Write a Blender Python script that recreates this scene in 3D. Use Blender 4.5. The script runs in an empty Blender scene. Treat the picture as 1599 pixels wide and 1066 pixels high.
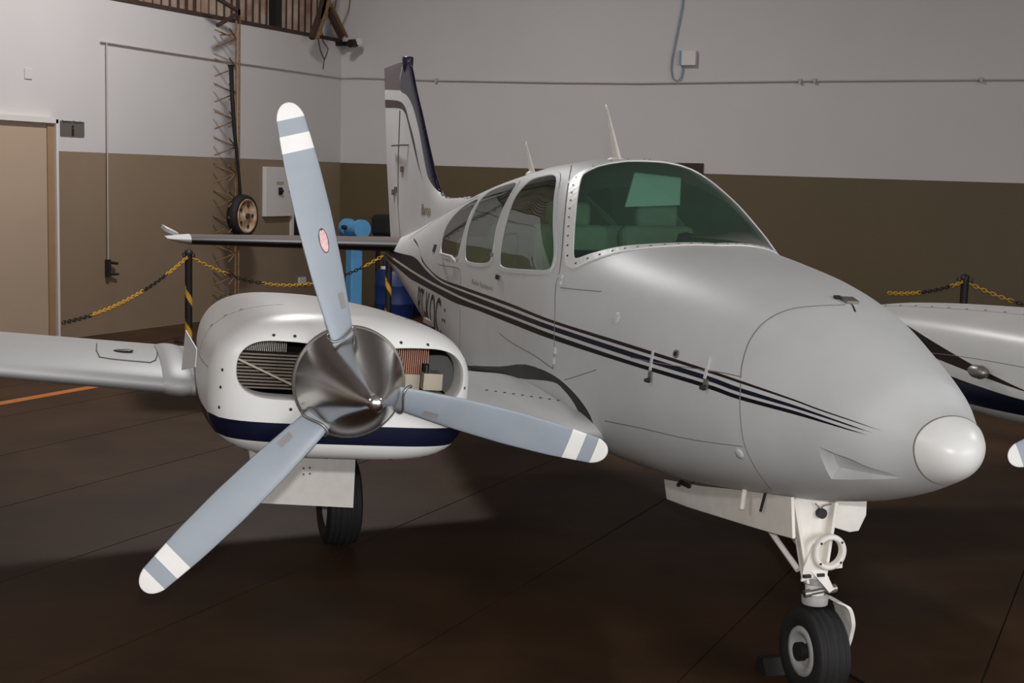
import bpy, bmesh, math, random
import numpy as np
from mathutils import Vector, Matrix, geometry
from mathutils.bvhtree import BVHTree
random.seed(7); rng = np.random.default_rng(7)
PI = math.pi
scn = bpy.context.scene
C = scn.collection

# ------------------------------------------------------------------ camera, light, exposure
FPX, PITCH, ROLL, CAMH, ROOM = 2165.0, math.radians(6.75), math.radians(1.6), 1.965, math.radians(25.0)
def to_room(v):            # camera-ground frame (x right, y ahead) -> room frame (axes along the walls)
    c, s = math.cos(ROOM), math.sin(ROOM)
    return np.array([v[0]*c - v[1]*s, v[0]*s + v[1]*c, v[2]])
_F = np.array([0, math.cos(PITCH), -math.sin(PITCH)]); _R0 = np.array([1., 0, 0]); _U0 = np.cross(_R0, _F)
CR = to_room(math.cos(ROLL)*_R0 + math.sin(ROLL)*_U0)
CU = to_room(-math.sin(ROLL)*_R0 + math.cos(ROLL)*_U0)
CF = to_room(_F); CPOS = np.array([0, 0, CAMH])
cd = bpy.data.cameras.new('camera'); cam = bpy.data.objects.new('camera', cd); C.objects.link(cam)
cd.sensor_width = 36.0; cd.lens = 36.0*FPX/1599.0; cd.clip_end = 200
cam.matrix_world = Matrix(((CR[0], CU[0], -CF[0], 0), (CR[1], CU[1], -CF[1], 0), (CR[2], CU[2], -CF[2], CAMH), (0, 0, 0, 1)))
scn.camera = cam
scn.view_settings.view_transform = 'Standard'; scn.view_settings.look = 'None'
scn.view_settings.exposure = 0.0; scn.view_settings.gamma = 1.0; scn.view_settings.use_curve_mapping = False
w = bpy.data.worlds.new('world'); scn.world = w; w.use_nodes = True
w.node_tree.nodes['Background'].inputs[0].default_value = (.55, .62, .72, 1)
w.node_tree.nodes['Background'].inputs[1].default_value = 0.6
def area(name, loc, target, sx, sy, power, col=(1, 1, 1)):
    l = bpy.data.lights.new(name, 'AREA'); l.shape = 'RECTANGLE'; l.size = sx; l.size_y = sy; l.energy = power; l.color = col
    o = bpy.data.objects.new(name, l); C.objects.link(o); o.location = loc
    o.rotation_euler = (Vector(target) - Vector(loc)).to_track_quat('-Z', 'Y').to_euler(); return o
# daylight coming in through the open hangar door in the right-hand wall
area('daylight_hangar_door', (9.3, -0.5, 2.9), (0, -0.5, 2.3), 9.5, 5.0, 760, (.98, .99, 1))
# the photographer's flash, in the hot shoe just above the lens
fp = CPOS + CU*.17 + CR*.03; area('camera_flash', tuple(fp), tuple(fp + CF*5), .07, .045, 120, (1, .99, .98))
# ceiling lamps
LAMPS = ((-7.8, 11.2, 360), (4.6, 10.5, 230), (-7.0, -2.0, 200))
for lx, ly, lw in LAMPS: area('lamp_light', (lx, ly, 6.6), (lx, ly, 0), .5, 1.3, lw, (1, .985, .97))

# ------------------------------------------------------------------ helpers
def srgb(r, g, b):
    f = lambda c: (c/255/12.92 if c/255 <= .04045 else ((c/255 + .055)/1.055)**2.4)
    return (f(r), f(g), f(b), 1)
def mat(name, col, rough=.5, metal=0., noise=0., nscale=6., bump=0., bscale=60., col2=None, spec=.5, coat=0.):
    m = bpy.data.materials.new(name); m.use_nodes = True; nt = m.node_tree; b = nt.nodes['Principled BSDF']
    b.inputs['Base Color'].default_value = col; b.inputs['Roughness'].default_value = rough; b.inputs['Metallic'].default_value = metal
    b.inputs['Specular IOR Level'].default_value = spec; b.inputs['Coat Weight'].default_value = coat
    tc = nt.nodes.new('ShaderNodeTexCoord')
    if noise > 0 or col2:
        n = nt.nodes.new('ShaderNodeTexNoise'); n.inputs['Scale'].default_value = nscale; n.inputs['Detail'].default_value = 5
        n.inputs['Roughness'].default_value = .6
        nt.links.new(tc.outputs['Object'], n.inputs['Vector'])
        r = nt.nodes.new('ShaderNodeValToRGB'); r.color_ramp.elements[0].position = .32; r.color_ramp.elements[1].position = .68
        c2 = col2 if col2 else tuple(max(0, c*(1 - noise)) for c in col[:3]) + (1,)
        r.color_ramp.elements[0].color = c2; r.color_ramp.elements[1].color = col
        nt.links.new(n.outputs['Fac'], r.inputs['Fac']); nt.links.new(r.outputs['Color'], b.inputs['Base Color'])
    if bump > 0:
        n2 = nt.nodes.new('ShaderNodeTexNoise'); n2.inputs['Scale'].default_value = bscale; n2.inputs['Detail'].default_value = 4
        nt.links.new(tc.outputs['Object'], n2.inputs['Vector'])
        bp = nt.nodes.new('ShaderNodeBump'); bp.inputs['Strength'].default_value = bump; bp.inputs['Distance'].default_value = .02
        nt.links.new(n2.outputs['Fac'], bp.inputs['Height']); nt.links.new(bp.outputs['Normal'], b.inputs['Normal'])
    return m
def glass_mat(name, tint, haze=(.5, .6, .55, 1), hz=.0, rough=.02):
    m = bpy.data.materials.new(name); m.use_nodes = True; nt = m.node_tree
    for n in list(nt.nodes):
        if n.type != 'OUTPUT_MATERIAL': nt.nodes.remove(n)
    out = [n for n in nt.nodes if n.type == 'OUTPUT_MATERIAL'][0]
    t = nt.nodes.new('ShaderNodeBsdfTransparent'); t.inputs[0].default_value = tint
    df = nt.nodes.new('ShaderNodeBsdfDiffuse'); df.inputs[0].default_value = haze
    m1 = nt.nodes.new('ShaderNodeMixShader'); m1.inputs[0].default_value = hz
    g = nt.nodes.new('ShaderNodeBsdfGlossy'); g.inputs['Roughness'].default_value = rough
    fr = nt.nodes.new('ShaderNodeFresnel'); gm = nt.nodes.new('ShaderNodeNewGeometry'); ior = nt.nodes.new('ShaderNodeMapRange'); ior.inputs['To Min'].default_value = 1.45; ior.inputs['To Max'].default_value = 1/1.45     # thin pane: no total reflection inside
    nt.links.new(gm.outputs['Backfacing'], ior.inputs['Value']); nt.links.new(ior.outputs[0], fr.inputs[0])
    mx = nt.nodes.new('ShaderNodeMixShader')
    nt.links.new(t.outputs[0], m1.inputs[1]); nt.links.new(df.outputs[0], m1.inputs[2])
    nt.links.new(fr.outputs[0], mx.inputs[0]); nt.links.new(m1.outputs[0], mx.inputs[1]); nt.links.new(g.outputs[0], mx.inputs[2])
    nt.links.new(mx.outputs[0], out.inputs[0]); return m

M = {}
M['white'] = mat('aircraft_white', srgb(202, 203, 203), .46, noise=.08, nscale=3.0)
M['cowl_white'] = mat('cowl_white', srgb(222, 221, 218), .36, noise=.05, nscale=4.0)
M['gear_white'] = mat('gear_white', srgb(238, 233, 224), .45, noise=.10, nscale=14.)
M['navy'] = mat('navy_paint', srgb(19, 21, 42), .35, noise=.2, nscale=9, spec=.2)
M['midnight'] = mat('midnight_paint', srgb(15, 16, 25), .35, spec=.2)
M['maroon'] = mat('maroon_paint', srgb(36, 20, 20), .35, spec=.2)
M['fin_navy'] = mat('fin_dark_paint', srgb(34, 34, 54), .35)
M['fin_grey'] = mat('fin_grey_maroon', srgb(82, 72, 78), .4)
M['stab'] = mat('stabilizer_paint', srgb(84, 70, 66), .45)
M['boot'] = mat('deice_boot_rubber', srgb(26, 24, 24), .55)
M['seal'] = mat('wing_root_seal', srgb(40, 40, 41), .6)
M['seam'] = mat('panel_seam', srgb(124, 120, 114), .7)
M['rivet'] = mat('rivet_dark', srgb(40, 36, 34), .5)
M['chrome'] = mat('polished_spinner', srgb(210, 208, 206), .24, 1.0, noise=.10, nscale=5)
M['blade'] = mat('blade_grey', srgb(152, 160, 169), .42, noise=.08, nscale=7)
M['bladewhite'] = mat('blade_white', srgb(236, 234, 230), .4, noise=.04, nscale=20)
M['bladestk'] = mat('blade_sticker', srgb(232, 210, 208), .5, col2=srgb(220, 160, 160), nscale=60)
M['tag'] = mat('blade_tag', srgb(140, 136, 134), .5)
M['tyre'] = mat('tyre_rubber', srgb(26, 25, 25), .75, noise=.25, nscale=20)
M['hubgrey'] = mat('wheel_hub_paint', srgb(170, 168, 166), .5, noise=.2, nscale=30)
M['dark'] = mat('dark_metal', srgb(30, 28, 27), .6)
M['void'] = mat('inlet_shade_black', srgb(10, 10, 10), .8, spec=.1)  # near-black puts the shade inside the engine inlets into the colour
M['steel'] = mat('worn_steel', srgb(150, 146, 140), .4, .8)
M['alu'] = mat('bare_aluminium', srgb(112, 102, 90), .55, .5)
M['copper'] = mat('copper_fins', srgb(176, 128, 104), .5, .3)
M['beige'] = mat('baffle_beige', srgb(164, 154, 138), .6)
M['gold'] = mat('gold_script', srgb(150, 136, 108), .5)
M['black'] = mat('black_lettering', srgb(16, 16, 18), .5)
M['glass'] = glass_mat('cabin_glass', (.28, .47, .36, 1), (.26, .46, .34, 1), .07)
M['glass_rear'] = glass_mat('cabin_glass_rear', (.48, .52, .42, 1), (.42, .48, .38, 1), .07)
M['glass_ws'] = glass_mat('windshield_glass', (.42, .62, .52, 1), (.20, .40, .32, 1), .08)
M['lens'] = glass_mat('lens_glass', (.8, .8, .8, 1))
M['seat'] = mat('seat_cloth', srgb(176, 168, 150), .8, noise=.15, nscale=20)
M['panelblk'] = mat('glareshield', srgb(22, 24, 26), .7)
M['bright_window'] = mat('bright_window_plate', srgb(200, 206, 200), .6)  # pale colour for the bright far window seen through the windshield
M['rubberwalk'] = mat('wing_walk', srgb(60, 58, 56), .8)
M['wallwhite'] = mat('wall_white_paint', srgb(196, 191, 190), .75, noise=.05, nscale=.7, bump=.05, bscale=25)
M['wallbrown'] = mat('wall_brown_paint', srgb(134, 115, 95), .55, noise=.08, nscale=.8, bump=.05, bscale=25)
M['wallolive'] = mat('wall_olive_paint', srgb(92, 78, 54), .55, noise=.08, nscale=.8, bump=.05, bscale=25)
M['slab'] = mat('floor_concrete', srgb(72, 51, 34), .55, col2=srgb(50, 35, 24), nscale=1.1, bump=.04, bscale=12, spec=.12)
M['joint'] = mat('floor_joint', srgb(38, 29, 22), .8)
M['orange'] = mat('floor_orange_paint', srgb(190, 108, 34), .5, noise=.25, nscale=9)
M['door'] = mat('door_tan', srgb(172, 150, 130), .55, noise=.04, nscale=2)
M['doorframe'] = mat('door_frame_wood', srgb(150, 122, 90), .6, noise=.1, nscale=6)
M['frame_white'] = mat('frame_white', srgb(206, 200, 196), .6)
M['signgrey'] = mat('sign_grey', srgb(92, 88, 80), .5)
M['ink'] = mat('ink', srgb(24, 22, 20), .6)
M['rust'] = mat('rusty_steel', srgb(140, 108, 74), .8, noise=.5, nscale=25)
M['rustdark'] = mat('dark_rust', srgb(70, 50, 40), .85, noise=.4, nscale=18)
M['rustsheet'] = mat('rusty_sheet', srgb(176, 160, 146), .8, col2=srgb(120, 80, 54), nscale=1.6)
M['conduit'] = mat('conduit_grey', srgb(180, 170, 166), .6, noise=.1, nscale=8)
M['panelwhite'] = mat('panel_white', srgb(208, 202, 198), .55)
M['wheelrust'] = mat('wheel_rim', srgb(206, 186, 160), .65, col2=srgb(140, 84, 50), nscale=9)
M['yellow'] = mat('yellow_plastic', srgb(206, 160, 44), .5)
M['blackp'] = mat('black_plastic', srgb(22, 21, 20), .5)
M['bluepost'] = mat('blue_enamel', srgb(92, 158, 206), .4, noise=.1, nscale=8)
M['bluebarrel'] = mat('blue_barrel_plastic', srgb(20, 40, 92), .45)
M['bag'] = mat('black_nylon', srgb(14, 14, 15), .8)
M['bluecable'] = mat('blue_cable', srgb(110, 140, 160), .5)
M['camwhite'] = mat('camera_white', srgb(200, 196, 190), .4)
M['lampglow'] = mat('lamp_diffuser', (.9, .9, .9, 1), .5)
M['lampglow'].node_tree.nodes['Principled BSDF'].inputs['Emission Color'].default_value = (1, .95, .88, 1)
M['lampglow'].node_tree.nodes['Principled BSDF'].inputs['Emission Strength'].default_value = 6

def mesh_obj(name, verts, faces, mats, parent=None, smooth=False, normals=None, fmat=None):
    me = bpy.data.meshes.new(name); me.from_pydata([tuple(map(float, v)) for v in verts], [], [tuple(int(i) for i in f) for f in faces])
    for m in (mats if isinstance(mats, (list, tuple)) else [mats]): me.materials.append(M[m])
    if fmat is not None: me.polygons.foreach_set('material_index', fmat)
    if smooth is True or normals is not None: me.polygons.foreach_set('use_smooth', [True]*len(me.polygons))
    elif isinstance(smooth, list): me.polygons.foreach_set('use_smooth', smooth)
    me.update()
    if normals is not None: me.normals_split_custom_set_from_vertices([tuple(map(float, n)) for n in normals])
    o = bpy.data.objects.new(name, me); C.objects.link(o)
    if parent: o.parent = parent
    return o
class MB:
    def __init__(s): s.v = []; s.f = []; s.m = []; s.s = []
    def add(s, v, f, m=0, sm=False):
        b = len(s.v); s.v += [tuple(map(float, p)) for p in v]; s.f += [tuple(b + i for i in q) for q in f]; s.m += [m]*len(f); s.s += [sm]*len(f); return s
    def box(s, c, d, m=0, R=None):
        x, y, z = d[0]/2, d[1]/2, d[2]/2
        v = [Vector((sx*x, sy*y, sz*z)) for sx in (-1, 1) for sy in (-1, 1) for sz in (-1, 1)]
        if R is not None: v = [R @ p for p in v]
        v = [p + Vector(c) for p in v]
        return s.add(v, [(0, 1, 3, 2), (4, 6, 7, 5), (0, 4, 5, 1), (2, 3, 7, 6), (0, 2, 6, 4), (1, 5, 7, 3)], m)
    def cyl(s, a, b, r0, r1=None, n=12, m=0, cap=True):
        a = Vector(a); b = Vector(b); r1 = r0 if r1 is None else r1
        d = (b - a).normalized(); u = d.orthogonal().normalized(); w_ = d.cross(u)
        v = []
        for p, r in ((a, r0), (b, r1)):
            for i in range(n):
                t = 2*PI*i/n; v.append(p + u*(r*math.cos(t)) + w_*(r*math.sin(t)))
        s.add(v, [(i, (i+1) % n, n + (i+1) % n, n + i) for i in range(n)], m, n > 6)
        if cap: s.add(v[:n], [tuple(range(n))[::-1]], m); s.add(v[n:], [tuple(range(n))], m)
        return s
    def tube(s, pts, r, n=8, m=0, closed=False):
        pts = [Vector(p) for p in pts]; N = len(pts); v = []; prev = None
        for i, p in enumerate(pts):
            if closed: d = pts[(i+1) % N] - pts[i-1]
            else: d = pts[min(i+1, N-1)] - pts[max(i-1, 0)]
            d.normalize()
            u = d.orthogonal() if prev is None else prev - d*prev.dot(d)
            if u.length < 1e-6: u = d.orthogonal()
            u.normalize(); prev = u; q = d.cross(u)
            rr = r[i] if isinstance(r, (list, tuple)) else r
            for k in range(n): t = 2*PI*k/n; v.append(p + u*(rr*math.cos(t)) + q*(rr*math.sin(t)))
        f = []
        for i in range(N if closed else N-1):
            j = (i+1) % N
            for k in range(n): f.append((i*n + k, i*n + (k+1) % n, j*n + (k+1) % n, j*n + k))
        s.add(v, f, m, True)
        if not closed: s.add(v[:n], [tuple(range(n))[::-1]], m); s.add(v[-n:], [tuple(range(n))], m)
        return s
    def lathe(s, prof, o, ax, n=32, m=0, sm=True):     # prof: (dist along axis, radius)
        o = Vector(o); ax = Vector(ax).normalized(); u = ax.orthogonal().normalized(); q = ax.cross(u); v = []
        for d, r in prof:
            for k in range(n): t = 2*PI*k/n; v.append(o + ax*d + u*(r*math.cos(t)) + q*(r*math.sin(t)))
        f = [(i*n + k, i*n + (k+1) % n, (i+1)*n + (k+1) % n, (i+1)*n + k) for i in range(len(prof)-1) for k in range(n)]
        return s.add(v, f, m, sm)
    def prism(s, pts, off, m=0):     # planar polygon (3d pts) swept by off
        n = len(pts); a = [Vector(p) for p in pts]; b = [p + Vector(off) for p in a]
        return s.add(a + b, [tuple(range(n))[::-1], tuple(range(n, 2*n))] + [(i, (i+1) % n, n + (i+1) % n, n + i) for i in range(n)], m)
    def build(s, name, mats, parent=None):
        o = mesh_obj(name, s.v, s.f, mats, parent, s.s, None, s.m)
        bm = bmesh.new(); bm.from_mesh(o.data); bmesh.ops.recalc_face_normals(bm, faces=bm.faces); bm.to_mesh(o.data); bm.free()
        return o
def tag(o, label=None, cat=None, group=None, kind=None):
    if label: o['label'] = label
    if cat: o['category'] = cat
    if group: o['group'] = group
    if kind: o['kind'] = kind
    return o
def empty(name, loc=(0, 0, 0), rz=0, label=None, cat=None, group=None):
    o = bpy.data.objects.new(name, None); C.objects.link(o); o.location = loc; o.rotation_euler = (0, 0, rz); o.empty_display_size = .2
    return tag(o, label, cat, group)
def bevel(o, wdt, seg=2):
    m = o.modifiers.new('bevel', 'BEVEL'); m.width = wdt; m.segments = seg; m.limit_method = 'ANGLE'; return o

# surveying: rays of the photograph's camera, met with real surfaces
def ray_room(x, y): return CF + CR*(x - 800)/FPX - CU*(y - 533)/FPX
def on_floor(x, y, z=0.): d = ray_room(x, y); return CPOS + d*((z - CAMH)/d[2])
WX, WY = -11.23, 17.83
def on_left(x, y, off=0.): d = ray_room(x, y); p = CPOS + d*((WX + off)/d[0]); return Vector(p)
def on_back(x, y, off=0.): d = ray_room(x, y); p = CPOS + d*((WY - off)/d[1]); return Vector(p)
YAW = math.radians(17.1)
AO = to_room(np.array([1.455, 4.41, 0])); AFT = to_room(np.array([-math.sin(YAW), math.cos(YAW), 0])); RGT = to_room(np.array([-math.cos(YAW), -math.sin(YAW), 0]))
PM = np.array([AFT, RGT, [0, 0, 1.]]); CP = PM @ (CPOS - AO)
def ray_pl(x, y): return PM @ ray_room(x, y)
def at_x(x, y, X): d = ray_pl(x, y); return CP + d*((X - CP[0])/d[0])
def at_y(x, y, Y): d = ray_pl(x, y); return CP + d*((Y - CP[1])/d[1])

# ------------------------------------------------------------------ the hangar
def rect_wall(name, parts, mats, parent=None):     # parts: list of (4 pts, mat index)
    mb = MB()
    for q, m in parts: mb.add(q, [(0, 1, 2, 3)], m)
    o = mesh_obj(name, mb.v, mb.f, mats, parent, False, None, mb.m); return tag(o, kind='structure')
HT = 3.87
X1, Y0, CEIL = 9.6, -9.0, 7.2
# floor: sub-base with a slab for each pour between the joints
fb = MB().box(((WX + X1)/2, (Y0 + WY)/2, -.11), (X1 - WX, WY - Y0, .2)).build('floor', ['joint']); tag(fb, 'dark brown polished concrete hangar floor', None, None, 'structure')
xs = [WX]; x = -.53 - 1.08*10
while x < WX + .3: x += 1.08
while x < X1 - .3: xs.append(x); x += 1.08
xs.append(X1)
for a, b in zip(xs[:-1], xs[1:]):
    g = .004
    v = [(a+g, Y0, -.01), (b-g, Y0, -.01), (b-g, WY, -.01), (a+g, WY, -.01), (a+g, Y0, 0), (b-g, Y0, 0), (b-g, WY, 0), (a+g, WY, 0)]
    mesh_obj('slab', v, [(4, 5, 6, 7), (0, 1, 5, 4), (1, 2, 6, 5), (2, 3, 7, 6), (3, 0, 4, 7)], 'slab', fb)
MB().box((-8.56, 4.5, .0015), (.12, 19., .003)).build('painted_line', ['orange'], fb)
# walls: white above, brown dado below; the dado's edge stands 4 mm proud
PH = 2.115
rect_wall('wall_left', [([(WX, Y0, 0), (WX, WY, 0), (WX, WY, PH), (WX, Y0, PH)], 1), ([(WX, Y0, PH), (WX, WY, PH), (WX, WY, HT), (WX, Y0, HT)], 0)], ['wallwhite', 'wallbrown'])
rect_wall('wall_back', [([(WX, WY, 0), (X1, WY, 0), (X1, WY, 2.01), (WX, WY, 2.11)], 1), ([(WX, WY, 2.11), (X1, WY, 2.01), (X1, WY, CEIL), (WX, WY, CEIL)], 0), ([(WX - .7, WY, HT - .1), (WX, WY, HT - .1), (WX, WY, CEIL), (WX - .7, WY, CEIL)], 0)], ['wallwhite', 'wallolive'])
rect_wall('wall_front', [([(WX, Y0, 0), (X1, Y0, 0), (X1, Y0, CEIL), (WX, Y0, CEIL)], 0)], ['wallwhite'])
mbw = []
yd0, yd1, zd = -5.6, 4.6, 5.6       # door opening of the right-hand wall
for (ya, yb, za, zb) in ((Y0, yd0, 0, CEIL), (yd1, WY, 0, CEIL), (yd0, yd1, zd, CEIL)):
    mbw.append(([(X1, ya, za), (X1, yb, za), (X1, yb, zb), (X1, ya, zb)], 0))
rect_wall('wall_right', mbw, ['wallwhite'])
rect_wall('ceiling', [([(WX - .6, Y0, CEIL), (X1, Y0, CEIL), (X1, WY, CEIL), (WX - .6, WY, CEIL)], 0)], ['wallwhite'])
# rusty corrugated sheets above the left wall
sheets = empty('wall_upper_sheets', (WX - .35, 0, HT)); tag(sheets, 'rusty corrugated metal sheeting above the left wall', None, None, 'structure')
def sheet(y0, y1, mname):
    n = int((y1 - y0)/.02); v = []; f = []
    for i in range(n + 1):
        y = y0 + (y1 - y0)*i/n; xx = .05*math.cos(2*PI*y/.16)
        v += [(xx, y, -.1), (xx, y, CEIL - HT)]
    for i in range(n): f.append((2*i, 2*i+2, 2*i+3, 2*i+1))
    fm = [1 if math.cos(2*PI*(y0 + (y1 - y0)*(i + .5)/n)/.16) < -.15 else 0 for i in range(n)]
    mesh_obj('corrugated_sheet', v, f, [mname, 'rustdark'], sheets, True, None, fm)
yy = 9.0
while yy < WY - .1:
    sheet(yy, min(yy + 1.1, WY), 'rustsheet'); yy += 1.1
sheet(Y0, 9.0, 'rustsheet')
MB().box((.165, (Y0 + WY)/2, .03), (.39, WY - Y0, .05)).build('wall_cap', ['rustdark'], sheets)
for px in (426,):
    p = on_left(px, 20, -.3); MB().box((.1, p.y, (CEIL - HT)/2), (.12, .14, CEIL - HT)).build('steel_post', ['dark'], sheets)

# ------------------------------------------------------------------ door and wall fittings, left wall
dl = on_left(75, 190); dy = dl.y
d1 = empty('door_1', (WX, dy - .5, 0)); tag(d1, 'tan door in a white frame in the left wall', None, None, 'structure')
dt = 2.40
MB().box((.03, 0, dt/2), (.05, .86, dt)).build('leaf', ['door'], d1)
MB().box((.035, .47, dt/2), (.07, .10, dt)).build('jamb', ['doorframe'], d1)
MB().box((.05, .54, dt/2 + .03), (.10, .035, dt + .06)).build('casing', ['frame_white'], d1)
MB().box((.05, 0, dt + .045), (.10, 1.12, .06)).build('casing', ['frame_white'], d1)
MB().box((.035, -.47, dt/2), (.07, .10, dt)).build('jamb', ['doorframe'], d1)
def wall_box(name, x0, y0, x1, y1, th, mats, parent=None):      # plate on the left wall between two pixels
    a = on_left(x0, y0); b = on_left(x1, y1)
    c = ((a + b)/2); o = MB().box((0, 0, 0), (th, abs(b.y - a.y), abs(a.z - b.z))).build(name, mats, parent); o.location = (WX + th/2 + .001, c.y, c.z); return o
def text_mesh(txt, size, name, m, parent, loc, rot, ext=.001, shear=0):
    cu = bpy.data.curves.new(name, 'FONT'); cu.body = txt; cu.size = size; cu.align_x = 'CENTER'; cu.align_y = 'CENTER'; cu.extrude = ext; cu.shear = shear
    t = bpy.data.objects.new('tmp', cu); C.objects.link(t); dg = bpy.context.evaluated_depsgraph_get()
    me = bpy.data.meshes.new_from_object(t.evaluated_get(dg)); bpy.data.objects.remove(t); me.materials.clear(); me.materials.append(M[m])
    o = bpy.data.objects.new(name, me); C.objects.link(o); o.parent = parent; o.location = loc; o.rotation_euler = rot; return o
RL = (PI/2, 0, PI/2)     # text facing +x
sg = wall_box('restroom_sign', 94, 188, 131, 213.5, .012, ['signgrey']); tag(sg, 'small dark grey restroom sign with a figure beside the tan door', 'sign')
text_mesh('Banheiro Masculino', .042, 'lettering', 'ink', sg, (.007, 0, .075), RL)
MB().cyl((.0065, 0, .022), (.0085, 0, .022), .016, n=10).box((.0075, 0, -.04), (.002, .035, .085)).build('figure', ['ink'], sg)
bp_ = wall_box('blank_cover_plate', 38, 106, 50, 124, .01, ['wallwhite']); tag(bp_, 'white blank cover plate high on the left wall', 'cover plate'); bevel(bp_, .004)
# conduits
def lpipe(name, pxs, r, m, off=.03): return MB().tube([on_left(x, y, off) for x, y in pxs], r, 8).build(name, [m])
pc = lpipe('wall_conduit', [(158, 65), (240, 78), (330, 92), (440, 108), (534, 122)], .009, 'conduit', .02); tag(pc, 'thin horizontal conduit along the white left wall', 'conduit')
pts = [on_left(535, 122, .03)] + [on_back(x, y, .03) for x, y in ((560, 121.5), (680, 125.5), (770, 127), (860, 128.7), (1000, 130), (1250, 126.5), (1535, 124.5), (1720, 124))]
pb = MB().tube(pts, .009, 8).build('wall_conduit', ['conduit']); tag(pb, 'long horizontal conduit crossing the white back wall', 'conduit')
for x_, y_ in ((1273, 126), (1533, 124.5), (1250, 126.5), (682, 125.5)): 
    p = on_back(x_, y_, .03); MB().box(p, (.03, .05, .06)).build('clip', ['conduit'], pb)
pv = empty('drop_conduit', on_left(167, 66, .03), 0, 'thin vertical conduit dropping down the left wall to a tap', 'conduit')
a = on_left(167, 66, .03); b = on_left(168, 425, .03)
MB().cyl((0, 0, 0), (0, 0, b.z - a.z), .008, n=8).build('pipe', ['conduit'], pv)
tz = b.z - a.z
MB().cyl((0, 0, tz + .12), (.03, .13, tz + .10), .018, n=8).cyl((0, 0, tz - .02), (.02, .16, tz - .03), .022, .012, n=8).box((0, 0, tz + .05), (.05, .05, .2)).build('tap', ['dark'], pv)
# electrical panel with a switch, framed notice, socket
ep = wall_box('electrical_panel', 410, 260, 451.5, 337, .06, ['panelwhite']); tag(ep, 'white electrical panel box with a black rotary switch', 'electrical panel'); bevel(ep, .006)
p = on_left(432, 298) - Vector(ep.location); MB().box((.035, p.y, p.z), (.03, .075, .1)).cyl((.05, p.y, p.z), (.08, p.y, p.z), .03, .024).build('switch', ['blackp'], ep)
p = on_left(447, 298.5) - Vector(ep.location); MB().cyl((.03, p.y, p.z), (.05, p.y, p.z), .02).build('lock', ['blackp'], ep)
p = on_left(432, 285.5) - Vector(ep.location); MB().box((.032, p.y, p.z), (.004, .17, .04)).build('name_plate', ['beige'], ep)
fr = wall_box('framed_notice', 453, 322, 480, 370, .03, ['panelwhite']); tag(fr, 'white framed notice low beside the electrical panel', 'picture frame')
MB().box((.016, .0, .0), (.004, .32, .40)).build('dark_mat', ['dark'], fr); MB().box((.019, .05, -.02), (.003, .16, .30)).build('sheet', ['beige'], fr)
so = wall_box('wall_socket', 466, 433, 476, 442, .03, ['panelwhite']); tag(so, 'small white wall socket low on the brown left wall', 'socket')
# rack of rusty hooks: two rods with forked prongs
rk = empty('hook_rack', on_left(370, 250, .28), 0, 'tall rusty rack of forked prongs standing off the left wall', 'rack')
rb = Vector(rk.location)
zt_, zb_ = on_left(372, 30, .28).z, .02
for dx, dyy in ((0, -.02), (0, .05)):
    MB().cyl((dx, dyy, zb_ - rb.z), (dx, dyy, zt_ - rb.z), .014, n=8).build('rod', ['rust'], rk)
for py in (61, 106, 146, 188, 229, 271, 310, 350, 395, 430, 465):
    z = on_left(372, py, .28).z - rb.z
    mb = MB()
    for sx, sz in ((-.16, .1), (-.16, -.1)): mb.cyl((.1, -.30, z + sz), (0, -.02, z), .009, n=6)
    for sz in (.1, -.12): mb.cyl((-.2, -.2, z + sz), (0, -.02, z), .009, n=6)
    mb.build('prong', ['rust'], rk)
for k in range(2): MB().cyl((-.26, -.0 + .04*k, z), (0, .0 + .04*k, z), .01, n=6).build('wall_bracket', ['rust'], rk)
MB().cyl((-.26, 0, 1.6), (0, 0, 1.6), .01, n=6).build('wall_bracket', ['rust'], rk)
bl = MB().tube([on_left(361, 101, .42), on_left(361.5, 108, .42), on_left(363, 150, .41), on_left(366.5, 205, .39), on_left(371, 245, .38), on_left(377, 312, .36)], [.045, .03, .028, .026, .02, .018], 8).build('black_hose', ['blackp']); tag(bl, 'black hose hanging from the rusty prong rack', 'hose')
# wheel hanging on the rack
wp = on_left(384, 337, .40); wl = empty('spare_wheel', wp, math.radians(2), 'rusty spoked wheel with black tyre hanging on the prong rack', 'wheel')
MB().lathe([(-.12, .17), (-.13, .24), (-.09, .275), (-.03, .28), (.02, .265), (.03, .225), (.0, .2), (-.05, .17)], (0, 0, 0), (1, 0, 0), 32).build('tyre', ['tyre'], wl)
rim = MB().lathe([(.02, .228), (.035, .215), (.03, .20), (.0, .185), (.005, .10), (.02, .07), (.02, 0.001)], (0, 0, 0), (1, 0, 0), 32).build('rim', ['wheelrust'], wl)
for k in range(5):
    t = 2*PI*k/5; MB().cyl((.005, .142*math.cos(t), .142*math.sin(t)), (.016, .142*math.cos(t), .142*math.sin(t)), .024, n=10).build('hole', ['rustdark'], rim)
MB().cyl((.01, 0, 0), (.05, 0, 0), .035, n=10).build('hub_cap', ['rustdark'], wl)
MB().cyl((-.1, .12, -.24), (-.02, .13, -.31), .018, n=6).build('valve', ['dark'], wl)
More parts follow.
